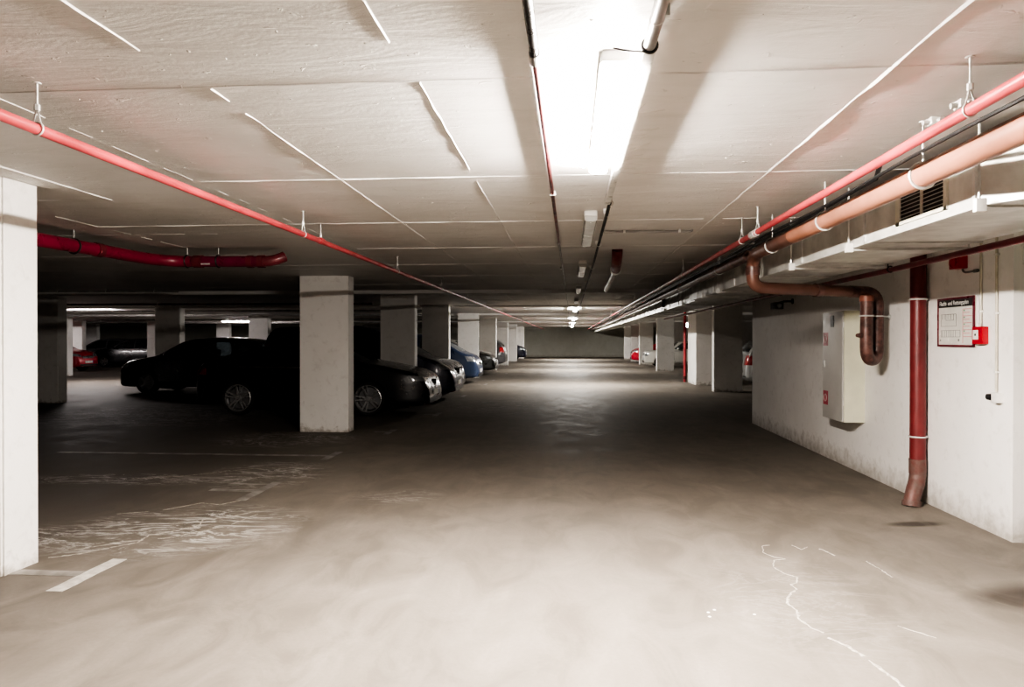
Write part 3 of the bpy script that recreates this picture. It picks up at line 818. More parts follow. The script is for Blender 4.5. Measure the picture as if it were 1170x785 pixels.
# sounder
xw = wallX(6.1)
t = thing('alarm_sounder', 'small red alarm sounder high on the wall above the framed plan', 'alarm', (xw-.06, 6.12, 2.04))
bm = BM(); box(bm, (xw-.075, 6.06, 2.045), (xw+.003, 6.20, 2.15), .008); part('housing', bm, M['sealr'], t)
bm = BM(); lathe(bm, [(.045, 0), (.05, .012), (.03, .02), (0, .02)], (xw-.075, 6.13, 2.10), (-1, 0, 0), 18); part('horn', bm, mat('deep_red_plastic', (.45, .015, .03), .3), t)
bm = BM(); tube(bm, arc((xw-.02, 6.10, 2.05), (xw-.02, 6.10, 2.01), (xw-.02, 6.03, 2.01), 5)+[Vector((xw-.02, 5.87, 2.01))], .008, 8); tube(bm, [(xw-.02, 5.93, 2.01), (xw-.02, 5.88, 2.01)], .014, 10); part('conduit', bm, M['inkgrey'], t)
# exit sign on the front face of the block
t = thing('exit_sign', 'green lit escape sign at the right picture edge on the end of the wall', 'sign', (3.42, 5.44, 2.01))
bm = BM(); box(bm, (3.255, 5.41, 2.01), (3.60, 5.46, 2.17), .004); part('housing', bm, M['white'], t)
bm = BM(); box(bm, (3.262, 5.406, 2.018), (3.593, 5.410, 2.162)); fc = part('face', bm, M['greensign'], t, smooth=False)
bm = BM()   # running figure, door and arrow
def q(pts): prism(bm, [(x, 5.4055, z) for x, z in pts], (0, -.001, 0))
q([(3.28, 2.03), (3.28, 2.15), (3.34, 2.15), (3.34, 2.03), (3.33, 2.03), (3.33, 2.14), (3.29, 2.14), (3.29, 2.03)])
q([(3.385, 2.12), (3.41, 2.115), (3.40, 2.075), (3.375, 2.08)])
q([(3.385, 2.08), (3.40, 2.08), (3.385, 2.04), (3.36, 2.035), (3.36, 2.045), (3.375, 2.05)])
q([(3.395, 2.08), (3.405, 2.075), (3.425, 2.05), (3.44, 2.05), (3.44, 2.042), (3.42, 2.04)])
q([(3.39, 2.115), (3.36, 2.10), (3.355, 2.108), (3.385, 2.122)])
q([(3.395+.012*math.cos(k*PI/4), 2.137+.012*math.sin(k*PI/4)) for k in range(8)])
q([(3.46, 2.09), (3.50, 2.13), (3.50, 2.10), (3.57, 2.10), (3.57, 2.08), (3.50, 2.08), (3.50, 2.05)])
part('pictogram', bm, M['signwhite'], fc, smooth=False)
# small dark camera-like box at the far end of the block, under the ceiling
t = thing('security_camera', 'small dark camera under the ceiling at the far end of the white wall', 'camera', (3.0, 10.6, 1.92))
xw = wallX(10.6)
bm = BM(); box(bm, (xw-.30, 10.42, 1.90), (xw-.18, 10.66, 2.0), .012); part('housing', bm, M['black'], t)
bm = BM(); lathe(bm, [(0, .02), (.03, .015), (.034, 0)], (xw-.24, 10.42, 1.95), (0, -1, 0), 18); part('lens', bm, M['lens'], t)
bm = BM(); tube(bm, [(xw-.24, 10.6, 1.99), (xw-.12, 10.6, 2.02), (xw, 10.6, 2.02)], .014, 10); tube(bm, [(xw-.015, 10.6, 2.02), (xw+.003, 10.6, 2.02)], .04, 14); part('bracket', bm, M['black'], t)

# ------------------------------------------------------------------ floor markings, deposits
def flat(poly, z0=.0004, th=.0022):
    bm = BM(); prism(bm, [(x, y, z0) for x, y in poly], (0, 0, th)); return bm
def tmark(y, label, stem=.45, x=-3.0, m='whitepaint', len_=.62, slope=0.):
    t = thing('parking_mark', label, 'floor marking', (x, y, 0), 0, 'white T marks of the parking bays')
    def rag(x0, x1, y0, y1, nx, ny):
        P = []
        for k in range(nx): P.append((x0+(x1-x0)*k/nx, y0+random.uniform(-.004, .004)))
        for k in range(ny): P.append((x1+random.uniform(-.004, .004), y0+(y1-y0)*k/ny))
        for k in range(nx): P.append((x1-(x1-x0)*k/nx, y1+random.uniform(-.004, .004)))
        for k in range(ny): P.append((x0+random.uniform(-.004, .004), y1-(y1-y0)*k/ny))
        return P
    part('bar', flat(rag(x-.05, x+.05, y-len_/2, y+len_/2, 2, 8)), M[m], t, smooth=False)
    part('stem', flat(rag(x-.05-stem, x-.052, y-.05, y+.05, 6, 2)), M['thinpaint'] if m == 'whitepaint' else M[m], t, smooth=False)
tmark(4.26, 'crisp white T mark beside the nearest pillar')
tmark(6.75, 'faded T mark among the pale stains, second from the camera', m='thinpaint', len_=.85)
tmark(8.85, 'worn T mark third from the camera with a long stem line', 3.6, m='thinpaint')
tmark(11.2, 'small T mark at the right foot of the coupe\'s front pillar', .2, -2.85, m='thinpaint')
tmark(13.9, 'far T mark in front of the dark coupe\'s nose', .2, -2.6, m='thinpaint')
for y in (18.5, 23.4, 25.8, 31): tmark(y, 'faint distant T mark on the left edge of the aisle', .2, -2.75, m='thinpaint')

def ribbon(pts, w0, w1, name, label, m='lime', gaps=()):
    bm = BM()
    P = []
    for i in range(len(pts)-1):
        a, b = Vector((*pts[i], 0)), Vector((*pts[i+1], 0))
        n = max(2, int((b-a).length/.018))
        for k in range(n):
            p = a.lerp(b, k/n); P.append(p+Vector((random.uniform(-.004, .004), random.uniform(-.004, .004), 0)))
    P.append(Vector((*pts[-1], 0)))
    prev = None
    for i, p in enumerate(P):
        q_ = P[min(i+1, len(P)-1)]; r_ = P[max(0, i-1)]
        d = (q_-r_).normalized(); nrm = Vector((-d.y, d.x, 0))
        f_ = i/len(P)
        w = (w0+(w1-w0)*f_)*random.uniform(.35, 1.3)
        z = Vector((0, 0, .0012))
        cur = [bm.verts.new(p-nrm*w), bm.verts.new(p+z*1.6), bm.verts.new(p+nrm*w)]
        if prev and not any(g0 < f_ < g1 for g0, g1 in gaps):
            for k in range(2): bm.faces.new((prev[k], prev[k+1], cur[k+1], cur[k]))
        prev = cur
    for v in bm.verts: v.co.z += .0006
    return tag(obj(name, bm, M[m], smooth=False), label, 'stain')
crack = [(1.42, 5.25), (1.37, 5.23), (1.33, 5.06), (1.38, 4.96), (1.44, 4.93), (1.36, 4.9), (1.31, 4.75), (1.34, 4.63), (1.40, 4.56), (1.37, 4.45), (1.32, 4.42), (1.33, 4.34), (1.25, 4.22), (1.21, 4.10), (1.23, 4.0), (1.20, 3.87), (1.23, 3.76), (1.27, 3.70)]
ribbon(crack, .004, .008, 'lime_trace', 'thin wavy white lime line on the floor at the right')
ribbon([(1.27, 3.64), (1.30, 3.60), (1.33, 3.54), (1.36, 3.44)], .012, .014, 'lime_trace', 'thick pale lime blotch continuing the wavy line on the floor')
ribbon([(1.37, 3.40), (1.38, 3.33), (1.40, 3.24), (1.41, 3.12), (1.43, 3.0)], .008, .012, 'lime_trace', 'lime line leaving the picture at the bottom right')
ribbon([(1.58, 5.26), (1.62, 5.16), (1.68, 5.23), (1.76, 5.17), (1.80, 5.03)], .003, .009, 'lime_trace', 'short hooked lime line right of the wavy line\'s top', gaps=((.45, .6),))
ribbon([(1.96, 4.92), (1.98, 4.76), (1.99, 4.60)], .003, .009, 'lime_trace', 'short straight lime streak on the floor toward the right wall')
ribbon([(1.68, 3.82), (1.75, 3.74), (1.80, 3.68)], .003, .007, 'lime_trace', 'tiny lime streak between wavy line and the damp patch')
# lime traces on the left, flowing from the near pillar
lp = [(-3.50, 4.56), (-3.35, 4.66), (-3.25, 4.80), (-3.12, 4.95), (-3.15, 5.15), (-3.02, 5.28), (-2.92, 5.45), (-2.98, 5.62), (-2.80, 5.75), (-2.66, 5.95)]
ribbon(lp, .012, .006, 'lime_trace', 'pale lime trail flowing from the nearest pillar along the floor')
ribbon([(-3.45, 4.75), (-3.2, 4.98), (-2.98, 5.08), (-2.80, 5.30), (-2.68, 5.5), (-2.62, 5.85)], .008, .005, 'lime_trace', 'second lime trail right of the one from the nearest pillar', gaps=((.3, .36), (.7, .75)))
ribbon([(-3.8, 5.75), (-3.5, 5.9), (-3.3, 6.2), (-3.1, 6.15), (-2.95, 6.4)], .004, .008, 'lime_trace', 'broken lime line beyond the crisp T mark', gaps=((.2, .3),))
ribbon([(-4.6, 7.2), (-4.1, 7.45), (-3.6, 7.9), (-3.3, 8.0), (-3.0, 8.05)], .006, .010, 'lime_trace', 'distant lime line before the shadow of the parking bays', gaps=((.5, .55),))
# paint drops
for k, (x, y) in enumerate(((.745, 3.93), (.785, 3.97), (.74, 3.87), (.985, 3.92))):
    bm = BM(); lathe(bm, [(0, .0025), (.006, .002), (.009, .0)], (x, y, .0005), (0, 0, 1), 10)
    tag(obj('paint_drop', bm, M['white']), 'tiny white drop on the floor, %s' % ('leftmost of the cluster of three', 'rightmost of the cluster of three', 'front one of the cluster of three', 'lying alone right of the cluster')[k], 'stain')

# cobwebs around the near lamp
bm = BM()
for k in range(90):
    side = random.choice((-1, 1)); 
    y = random.choice((random.uniform(2.9, 4.1), random.uniform(3.6, 4.1)))
    x = .158+side*random.uniform(.05, .12)
    p = Vector((x, y, H-random.uniform(.0, .05)))
    a_ = random.uniform(0, 2*PI); L_ = random.uniform(.05, .18)
    q_ = p+Vector((math.cos(a_)*L_, math.sin(a_)*L_, 0)); q_.z = H-random.uniform(0, .03)
    md = (p+q_)/2+Vector((random.uniform(-.02, .02), random.uniform(-.02, .02), -.008))
    tube(bm, arc(p, md, q_, 4), .0011, 4, False)
w = obj('cobweb', bm, M['web'], smooth=False); tag(w, 'wispy cobwebs around the glowing ceiling lamp', 'cobweb'); w['kind'] = 'stuff'

# ------------------------------------------------------------------ cars
def interp(pts, x):
    if x <= pts[0][0]: return pts[0][1]
    for (x0, y0), (x1, y1) in zip(pts, pts[1:]):
        if x <= x1:
            return y0+(y1-y0)*(x-x0)/(x1-x0)
    return pts[-1][1]

def smoothprof(pts, n=160, it=5):
    """resample a polyline and round its corners a little"""
    x0, x1 = pts[0][0], pts[-1][0]
    xs_ = [x0+(x1-x0)*i/n for i in range(n+1)]
    ys_ = [interp(pts, x) for x in xs_]
    for _ in range(it):
        ys_ = [ys_[0]]+[(ys_[i-1]+2*ys_[i]+ys_[i+1])/4 for i in range(1, n)]+[ys_[-1]]
    return list(zip(xs_, ys_))

def boolean(o, cutters, op='DIFFERENCE'):
    for c_ in cutters:
        md = o.modifiers.new('b', 'BOOLEAN'); md.operation = op; md.object = c_; md.solver = 'EXACT'
    dg = bpy.context.evaluated_depsgraph_get(); dg.update()
    me = bpy.data.meshes.new_from_object(o.evaluated_get(dg))
    o.modifiers.clear()
    old = o.data; o.data = me; bpy.data.meshes.remove(old)
    for c_ in cutters:
        m_ = c_.data; bpy.data.objects.remove(c_); bpy.data.meshes.remove(m_)
    for p in me.polygons: p.use_smooth = True
    me.set_sharp_from_angle(angle=math.radians(32))

def tmpobj(bm):
    bmesh.ops.recalc_face_normals(bm, faces=bm.faces)
    me = bpy.data.meshes.new('tmp'); bm.to_mesh(me); bm.free()
    o = bpy.data.objects.new('tmp', me); C.objects.link(o); return o

def make_car(label, spec, loc, rz, paint, group='parked cars'):
    """local x: tail 0 .. nose L ; y: half width ; z up.  loc = tail centre on floor"""
    L, Wd = spec['L'], spec['W']/2
    top = smoothprof(spec['top']); bot = smoothprof([(0, .34), (.15, .24), (.5, .20), (L-.6, .19), (L-.15, .20), (L, .24)])
    belt0, belt1 = spec.get('belt', (.96, .88))
    rr = spec.get('noser', .9)
    def Pm(x):
        d = min(x, L-x); z_ = .75
        if d < z_:
            u_ = 1-d/z_; k = .20 if x > L/2 else .13
            p = 1-k*u_**2.2
            if d < .12: p -= (.10)*(1-d/.12)**2
            return Wd*p
        return Wd
    T = lambda x: interp(top, x)
    B = lambda x: interp(bot, x)
    def fz(x, z):
        bl = belt0+(belt1-belt0)*x/L
        if z < .30: return 1-.03*((.30-z)/.15)
        if z < .62: return 1.
        if z < bl: return 1-.045*((z-.62)/(bl-.62))**1.5
        return .955-.34*(z-bl)-.10*(z-bl)**2
    def Wz(x, z):
        t_, b_ = T(x), B(x)
        if z >= t_ or z <= b_: return 0
        r_ = min(.09, (t_-b_)*.3)
        zt = t_-r_
        if z <= zt: 
            w_ = Pm(x)*fz(x, z)
            if z < b_+.07: w_ -= .06*(1-(z-b_)/.07)**2
            return w_
        u_ = (z-zt)/r_
        return Pm(x)*fz(x, zt)-r_*1.6*(1-math.sqrt(max(0, 1-u_*u_)))
    def Rg(x):
        t_, b_ = T(x), B(x); r_ = min(.09, (t_-b_)*.3); zt = t_-r_
        out = [(0, b_), (Pm(x)*.5, b_), (Wz(x, b_+.001), b_+.001)]
        for k in range(1, 4): z = b_+.07*k/3; out.append((Wz(x, z), z))
        for k in range(1, 13): z = b_+.07+(zt-b_-.07)*k/12; out.append((Wz(x, z), z))
        for k in range(1, 7):
            a_ = PI/2*k/6; z = zt+r_*math.sin(a_)*.9999; out.append((Wz(x, z), z))
        w_ = out[-1][0]; crown = .02
        for k in range(1, 5): out.append((w_*(1-k/4), t_+crown*(1-(1-k/4)**2)*min(1, (t_-.4)/.4) if t_ > .4 else t_))
        return out
    # body loft
    bm = BM()
    xs_ = [0, .02, .05, .09, .14]+[.2+(L-.4)*i/46 for i in range(47)]+[L-.14, L-.09, L-.05, L-.02, L]
    prev = None; first = None
    for x in xs_:
        rg = Rg(x)
        co = [(x, y, z) for y, z in rg]+[(x, -y, z) for y, z in rg[-2:0:-1]]
        cur = [bm.verts.new(c_) for c_ in co]
        if prev:
            n = len(cur)
            for k in range(n): bm.faces.new((prev[k], prev[(k+1) % n], cur[(k+1) % n], cur[k]))
        else: first = cur
        prev = cur
    bm.faces.new(first[::-1]); bm.faces.new(prev)
    t = thing('car', label, 'car', (0, 0, 0), 0, group)
    body = obj('body', bm, paint, t)
    cut = []
    wr = spec.get('wr', .325)
    wxs = spec['wheels']
    for x in wxs:
        for s in (-1, 1):
            bm = BM(); lathe(bm, [(0, -.26), (wr+.045, -.26), (wr+.045, .25), (0, .25)], (x, s*(Wd), wr), (0, 1, 0), 36); bmesh.ops.remove_doubles(bm, verts=bm.verts, dist=1e-5); cut.append(tmpobj(bm))
    # cabin cavity
    c0, c1 = spec['cabin']
    bm = BM(); prev = None
    n_ = 16
    for i in range(n_+1):
        x = c0+(c1-c0)*i/n_
        t_ = T(x)-.055
        z0 = .50
        if t_ < z0+.15: t_ = z0+.15
        rg = [(0, z0)]
        for k in range(7):
            z = z0+(t_-z0)*k/6
            rg.append((max(.1, Wz(x, min(z, T(x)-.09))-.06-(.07 if k == 6 else 0)), z))
        rg.append((0, t_+.005))
        co = [(x, y, z) for y, z in rg]+[(x, -y, z) for y, z in rg[-2:0:-1]]
        cur = [bm.verts.new(c_) for c_ in co]
        if prev:
            n = len(cur)
            for k in range(n): bm.faces.new((prev[k], prev[(k+1) % n], cur[(k+1) % n], cur[k]))
        else: bm.faces.new(cur[::-1])
        prev = cur
    bm.faces.new(prev)
    cav = tmpobj(bm)
    # windows
    def sideface(poly, off, name, m_, both=True, parent=t, thick=.004):
        """project an x-z polygon to the body side"""
        outs = []
        for s in ((-1, 1) if both else (both,)):
            bm = BM()
            vs_ = [bm.verts.new((x, 0, z)) for x, z in poly]
            f_ = bm.faces.new(vs_)
            bmesh.ops.triangulate(bm, faces=[f_])
            bmesh.ops.subdivide_edges(bm, edges=bm.edges, cuts=3, use_grid_fill=True)
            for v in bm.verts:
                v.co.y = s*(Wz(v.co.x, min(v.co.z, T(v.co.x)-.01))+off)
            bmesh.ops.recalc_face_normals(bm, faces=bm.faces)
            outs.append(obj(name, bm, m_, parent))
        return outs
    for poly in spec['side']:
        bm = BM(); prism(bm, [(x, -2, z) for x, z in poly], (0, 4, 0)); cut.append(tmpobj(bm))
    def topgrid(x0, x1, s0, off, nx=10, ny=10):
        """grid on the upper skin between x0..x1, |y| < s0*W"""
        g_ = []
        for i in range(nx+1):
            x = x0+(x1-x0)*i/nx
            zt = T(x); row = []
            wmax = Wz(x, zt-.03)*s0
            for j in range(ny+1):
                y = wmax*(-1+2*j/ny)
                # height of the skin at this y
                lo, hi = zt-.12, zt-.0005
                if Wz(x, hi) >= abs(y): z = hi+.02*(1-(abs(y)/max(.01, Wz(x, hi)))**2)*min(1, max(0, (zt-.4)/.4))
                else:
                    for _ in range(18):
                        m_ = (lo+hi)/2
                        if Wz(x, m_) > abs(y): lo = m_
                        else: hi = m_
                    z = lo
                row.append((x, y, z+off))
            g_.append(row)
        return g_
    def gridmesh(bm, g_):
        V_ = [[bm.verts.new(p) for p in row] for row in g_]
        for i in range(len(V_)-1):
            for j in range(len(V_[0])-1): bm.faces.new((V_[i][j], V_[i][j+1], V_[i+1][j+1], V_[i+1][j]))
        return V_
    def slabcut(x0, x1, s0):
        g1 = topgrid(x0, x1, s0, .05); g2 = topgrid(x0, x1, s0, -.16)
        bm = BM(); A_ = gridmesh(bm, g1); B_ = gridmesh(bm, g2)
        def side(a, b, c_, d_): bm.faces.new((a, b, c_, d_))
        nx, ny = len(A_)-1, len(A_[0])-1
        for i in range(nx):
            side(A_[i][0], A_[i+1][0], B_[i+1][0], B_[i][0]); side(A_[i][ny], A_[i+1][ny], B_[i+1][ny], B_[i][ny])
        for j in range(ny):
            side(A_[0][j], A_[0][j+1], B_[0][j+1], B_[0][j]); side(A_[nx][j], A_[nx][j+1], B_[nx][j+1], B_[nx][j])
        return tmpobj(bm)
    ws = spec['windscreen']; rw = spec['rearglass']
    cut.append(slabcut(ws[0], ws[1], .86))
    if rw: cut.append(slabcut(rw[0], rw[1], .82))
    boolean(body, [cav]+cut)
    gm = M[spec.get('glass', 'glass')]
    for poly in spec['side']:
        cx = sum(p[0] for p in poly)/len(poly); cz = sum(p[1] for p in poly)/len(poly)
        sideface([(cx+(x-cx)*1.02, cz+(z-cz)*1.02) for x, z in poly], -.012, 'side_window', gm)
    bm = BM(); gridmesh(bm, topgrid(ws[0]-.01, ws[1]+.01, .88, -.004, 14, 14)); obj('windscreen', bm, gm, t)
    if rw: bm = BM(); gridmesh(bm, topgrid(rw[0]-.01, rw[1]+.01, .84, -.004, 12, 12)); obj('rear_window', bm, gm, t)
    # end surface patches
    def endx(y, z, front):
        lo, hi = (L-.62, L) if front else (.34, 0)
        y = min(abs(y), .985*Wz(lo, z))
        if Wz(hi, z) >= abs(y): return hi
        for _ in range(26):
            m_ = (lo+hi)/2
            if Wz(m_, z) >= abs(y): lo = m_
            else: hi = m_
        return lo
    def endpatch(name, y0, y1, z0, z1, m_, front=True, off=.008, ny=10, nz=5, parent=t, skew=0., th=.0):
        bm = BM(); rows = []
        for i in range(nz+1):
            row = []
            for j in range(ny+1):
                y = y0+(y1-y0)*j/ny; z = z0+(z1-z0)*i/nz + skew*(abs(y)-min(abs(y0), abs(y1)))
                x = endx(y, z, front)
                row.append((x+(off if front else -off), y*(1+off*.6), z))
            rows.append(row)
        V_ = gridmesh(bm, rows)
        r_ = bmesh.ops.extrude_face_region(bm, geom=list(bm.faces))
        vv = [g for g in r_['geom'] if isinstance(g, bmesh.types.BMVert)]
        bmesh.ops.translate(bm, verts=vv, vec=(-.03 if front else .03, 0, 0))
        return obj(name, bm, m_, parent)
    hz0, hz1, hy0, hy1 = spec['head']
    for s in (-1, 1):
        hl_ = endpatch('headlight', s*hy0, s*hy1, hz0, hz1, M['lens'], skew=spec.get('hskew', .1))
        endpatch('lamp_core', s*(hy0+.06), s*(hy0+.16), hz0+.03, hz1-.03, M['black'], off=.010, parent=hl_)
    gz0, gz1, gy = spec['grille']
    g1 = endpatch('grille', -gy, gy, gz0, gz1, M['black'], off=.009)
    for k in range(3):
        z = gz0+(gz1-gz0)*(k+.5)/3
        endpatch('grille_bar', -gy*.95, gy*.95, z-.006, z+.006, M['chrome'] if k == 2 else M['alloyd'], off=.014, parent=g1, nz=1)
    endpatch('lower_intake', -.62*Wd/.9, .62*Wd/.9, .25, .34, M['black'], off=.007)
    endpatch('bumper_strip', -.7*Wd/.9, .7*Wd/.9, .215, .235, M['chrome'] if spec.get('chrome') else M['alloyd'], off=.012, nz=1)
    np_ = endpatch('number_plate', -.26, .26, .38, .49, M['plate'], off=.018)
    endpatch('plate_band', .225, .26, .38, .49, M['plateblue'], off=.020, parent=np_, ny=2, nz=2)
    tz0, tz1, ty0, ty1 = spec['tail']
    for s in (-1, 1): endpatch('tail_light', s*ty0, s*ty1, tz0, tz1, M['taillens'], front=False)
    np_ = endpatch('number_plate', -.26, .26, spec.get('rplate', .55), spec.get('rplate', .55)+.11, M['plate'], front=False, off=.014)
    endpatch('rear_bumper_trim', -.7*Wd/.9, .7*Wd/.9, .36, .40, M['black'], front=False, off=.010, nz=1)
    # wheels
    spk = spec.get('spokes', 5); rimm = M[spec.get('rim', 'alloyd')]
    for i, x in enumerate(wxs):
        for s in (-1, 1):
            yo = s*(Wd-.035)
            w_ = bpy.data.objects.new('wheel', None); 
            bm = BM(); wd = .21
            rr_ = wr-.065-.035 if not spec.get('bigrim') else wr-.07
            pr = [(rr_, 0), (rr_+.015, .004), (wr-.03, 0.008), (wr-.006, -.02), (wr, -.05), (wr, -wd+.05), (wr-.006, -wd+.02), (wr-.03, -wd), (rr_, -wd), (rr_, 0)]
            lathe(bm, [(r_, h_*1) for r_, h_ in pr], (x, yo, wr), (0, s, 0), 40)
            ty = obj('wheel', bm, M['rubber'], t, doubles=1e-5)
            bm = BM()
            ax = Vector((0, s, 0))
            lathe(bm, [(rr_+.002, -.004), (rr_-.012, .002), (rr_-.02, -.012), (rr_-.03, -.10), (rr_-.03, -wd+.02)], (x, yo, wr), ax, 40)
            lathe(bm, [(0, -.012), (.045, -.014), (.055, -.03), (.055, -.10), (0, -.10)], (x, yo, wr), ax, 24)
            for k in range(spk):
                a0 = 2*PI*k/spk+.3*(i+1)
                for da in ((-.16, .16) if spec.get('double') else (0,)):
                    d0 = Vector((math.cos(a0+da*2.2), 0, math.sin(a0+da*2.2))); d1 = Vector((math.cos(a0+da), 0, math.sin(a0+da)))
                    c_ = Vector((x, yo, wr))
                    p0 = c_+d0*.035-ax*.035; p1 = c_+d1*(rr_-.012)-ax*.012
                    tn = (p1-p0).normalized().cross(ax).normalized()
                    hw = .016 if spec.get('double') else .030
                    a_ = [p0-tn*hw, p0+tn*hw, p1+tn*hw*.85, p1-tn*hw*.85]
                    prism(bm, a_, -ax*.025)
            obj('rim', bm, rimm, ty)
            bm = BM(); lathe(bm, [(0, -.12), (rr_-.05, -.12), (rr_-.05, -.135), (0, -.135)], (x, yo, wr), ax, 28); obj('brake_disc', bm, M['alloyd'], ty)
    # mirrors, handles, seams, seats
    mx = spec['mirror']
    for s in (-1, 1):
        z_ = (belt0+belt1)/2+.05
        yb = s*(Wz(mx, z_)-.01)
        bm = BM()
        r_ = bmesh.ops.create_uvsphere(bm, u_segments=16, v_segments=10, radius=1)
        for v in bm.verts:
            v.co = Vector((mx+.0+v.co.x*(.075 if v.co.x > 0 else .03), yb+s*.14+v.co.y*.105, z_+.055+v.co.z*.065))
        prism(bm, [(mx-.03, yb, z_-.01), (mx+.04, yb, z_-.01), (mx+.03, yb, z_+.03), (mx-.02, yb, z_+.03)], (0, s*.08, .02))
        mo = obj('wing_mirror', bm, paint, t)
        bm = BM(); r_ = bmesh.ops.create_circle(bm, cap_ends=True, segments=18, radius=1)
        for v in bm.verts: v.co = Vector((mx-.0305, yb+s*.14+v.co.x*.085, z_+.055+v.co.y*.05))
        obj('mirror_glass', bm, M['chrome'], mo)
    def strip(pts, hw, name, m_, off=.004):
        """thin band following an x-z line on both sides"""
        bm = BM()
        for s in (-1, 1):
            P_ = []
            for (xa, za), (xb, zb) in zip(pts, pts[1:]):
                n = max(2, int(math.hypot(xb-xa, zb-za)/.06))
                for k in range(n): P_.append((xa+(xb-xa)*k/n, za+(zb-za)*k/n))
            P_.append(pts[-1])
            pv = None
            for i, (x, z) in enumerate(P_):
                a_ = P_[max(0, i-1)]; b_ = P_[min(len(P_)-1, i+1)]
                dx, dz = b_[0]-a_[0], b_[1]-a_[1]; l_ = math.hypot(dx, dz) or 1
                nx_, nz_ = -dz/l_*hw, dx/l_*hw
                cur = [bm.verts.new((x+q_*nx_, s*(Wz(x+q_*nx_, z+q_*nz_)+off), z+q_*nz_)) for q_ in (-1, 1)]
                if pv: bm.faces.new((pv[0], pv[1], cur[1], cur[0]))
                pv = cur
        return obj(name, bm, m_, t)
    for d_ in spec['doors']: strip(d_, .004, 'door_seam', M['black'])
    for hx in spec['handles']:
        z_ = belt0+(belt1-belt0)*hx/L-.09
        for s in (-1, 1):
            yb = s*Wz(hx, z_)
            bm = BM(); tube(bm, [(hx-.09, yb+s*.002, z_), (hx-.07, yb+s*.028, z_), (hx+.07, yb+s*.028, z_), (hx+.09, yb+s*.002, z_)], .012, 8); obj('door_handle', bm, paint, t)
    bl = [(min(p[0] for pl in spec['side'] for p in pl), 0), (max(p[0] for pl in spec['side'] for p in pl), 0)]
    fb = lambda x: belt0+(belt1-belt0)*x/L
    strip([(bl[0][0], fb(bl[0][0])-.005), (bl[1][0], fb(bl[1][0])-.005)], .007, 'window_trim', M['chrome'] if spec.get('chrome') else M['black'], .004)
    strip([(wxs[0]+wr+.08, .27), (wxs[1]-wr-.08, .25)], .03, 'sill', M['black'], .004)
    hr = min(T(x) for x in (spec['seats']))
    for sx in spec['seats']:
        for s in (-1, 1):
            bm = BM(); y = s*.36
            h1 = 1.0 if hr < 1.5 else 1.15
            box(bm, (sx-.05, y-.24, .42), (sx+.45, y+.24, .60), .05)
            vs_ = box(bm, (-.07, y-.23, .55), (.07, y+.23, h1), .05)
            for v in bm.verts:
                if abs(v.co.x) < .09 and v.co.x <= .08 and v.co.z > .54 and abs(v.co.x) < .075: v.co.x += sx-.02-.18*(v.co.z-.55)
            se = obj('seat', bm, M['seat'], t)
            bm = BM(); xh = sx-.02-.18*(h1-.5); box(bm, (xh-.05, y-.13, h1+.03), (xh+.05, y+.13, h1+.19), .04); tube(bm, [(xh, y-.05, h1-.02), (xh, y-.05, h1+.05)], .008, 8); tube(bm, [(xh, y+.05, h1-.02), (xh, y+.05, h1+.05)], .008, 8)
            obj('headrest', bm, M['seat'], se)
    t.location = loc; t.rotation_euler = (0, 0, rz)
    return t

def carpaint(name, col, rough=.3, metal=.1): return mat(name, col, rough, metal, .06, 2, coat=.45)
PT = dict(black=carpaint('black_car_paint', (.006, .006, .009)), navy=carpaint('navy_car_paint', (.006, .009, .035)),
          blue=carpaint('steel_blue_car_paint', (.035, .055, .11)), green=carpaint('dark_grey_green_paint', (.035, .04, .038)),
          white=carpaint('white_car_paint', (.62, .61, .57), .3, 0), red=carpaint('red_car_paint', (.42, .01, .03)),
          silver=carpaint('silver_car_paint', (.35, .36, .36), .3, .6), grey=carpaint('grey_car_paint', (.07, .07, .075)))

coupe = dict(L=4.65, W=1.84, wr=.335, wheels=(.92, 3.50), belt=(.96, .90), bigrim=True, double=True, rim='alloy', chrome=True,
    top=[(0, .60), (.03, .78), (.10, 1.0), (.30, 1.07), (.75, 1.19), (1.25, 1.325), (1.75, 1.39), (2.25, 1.395), (2.60, 1.34), (3.36, 1.03), (3.75, .97), (4.30, .86), (4.52, .76), (4.60, .64), (4.65, .50)],
    cabin=(.75, 3.25), windscreen=(2.66, 3.34), rearglass=(.45, 1.22),
    side=[[(.95, 1.01), (1.25, 1.20), (1.55, 1.285), (1.62, 1.29), (1.70, .99)], [(1.76, .99), (1.68, 1.295), (2.30, 1.305), (2.50, 1.27), (3.08, 1.00), (3.05, .965)]],
    head=(.62, .72, .45, .86), hskew=.16, grille=(.42, .68, .34), tail=(.78, .92, .42, .88), mirror=2.95, rplate=.55,
    doors=[[(1.73, .98), (1.76, .6), (1.70, .30)], [(3.10, .95), (3.12, .6), (3.0, .28)], [(1.05, .95), (1.25, .72), (1.3, .6)]], handles=(1.95, 1.15), seats=(1.35, 2.25))
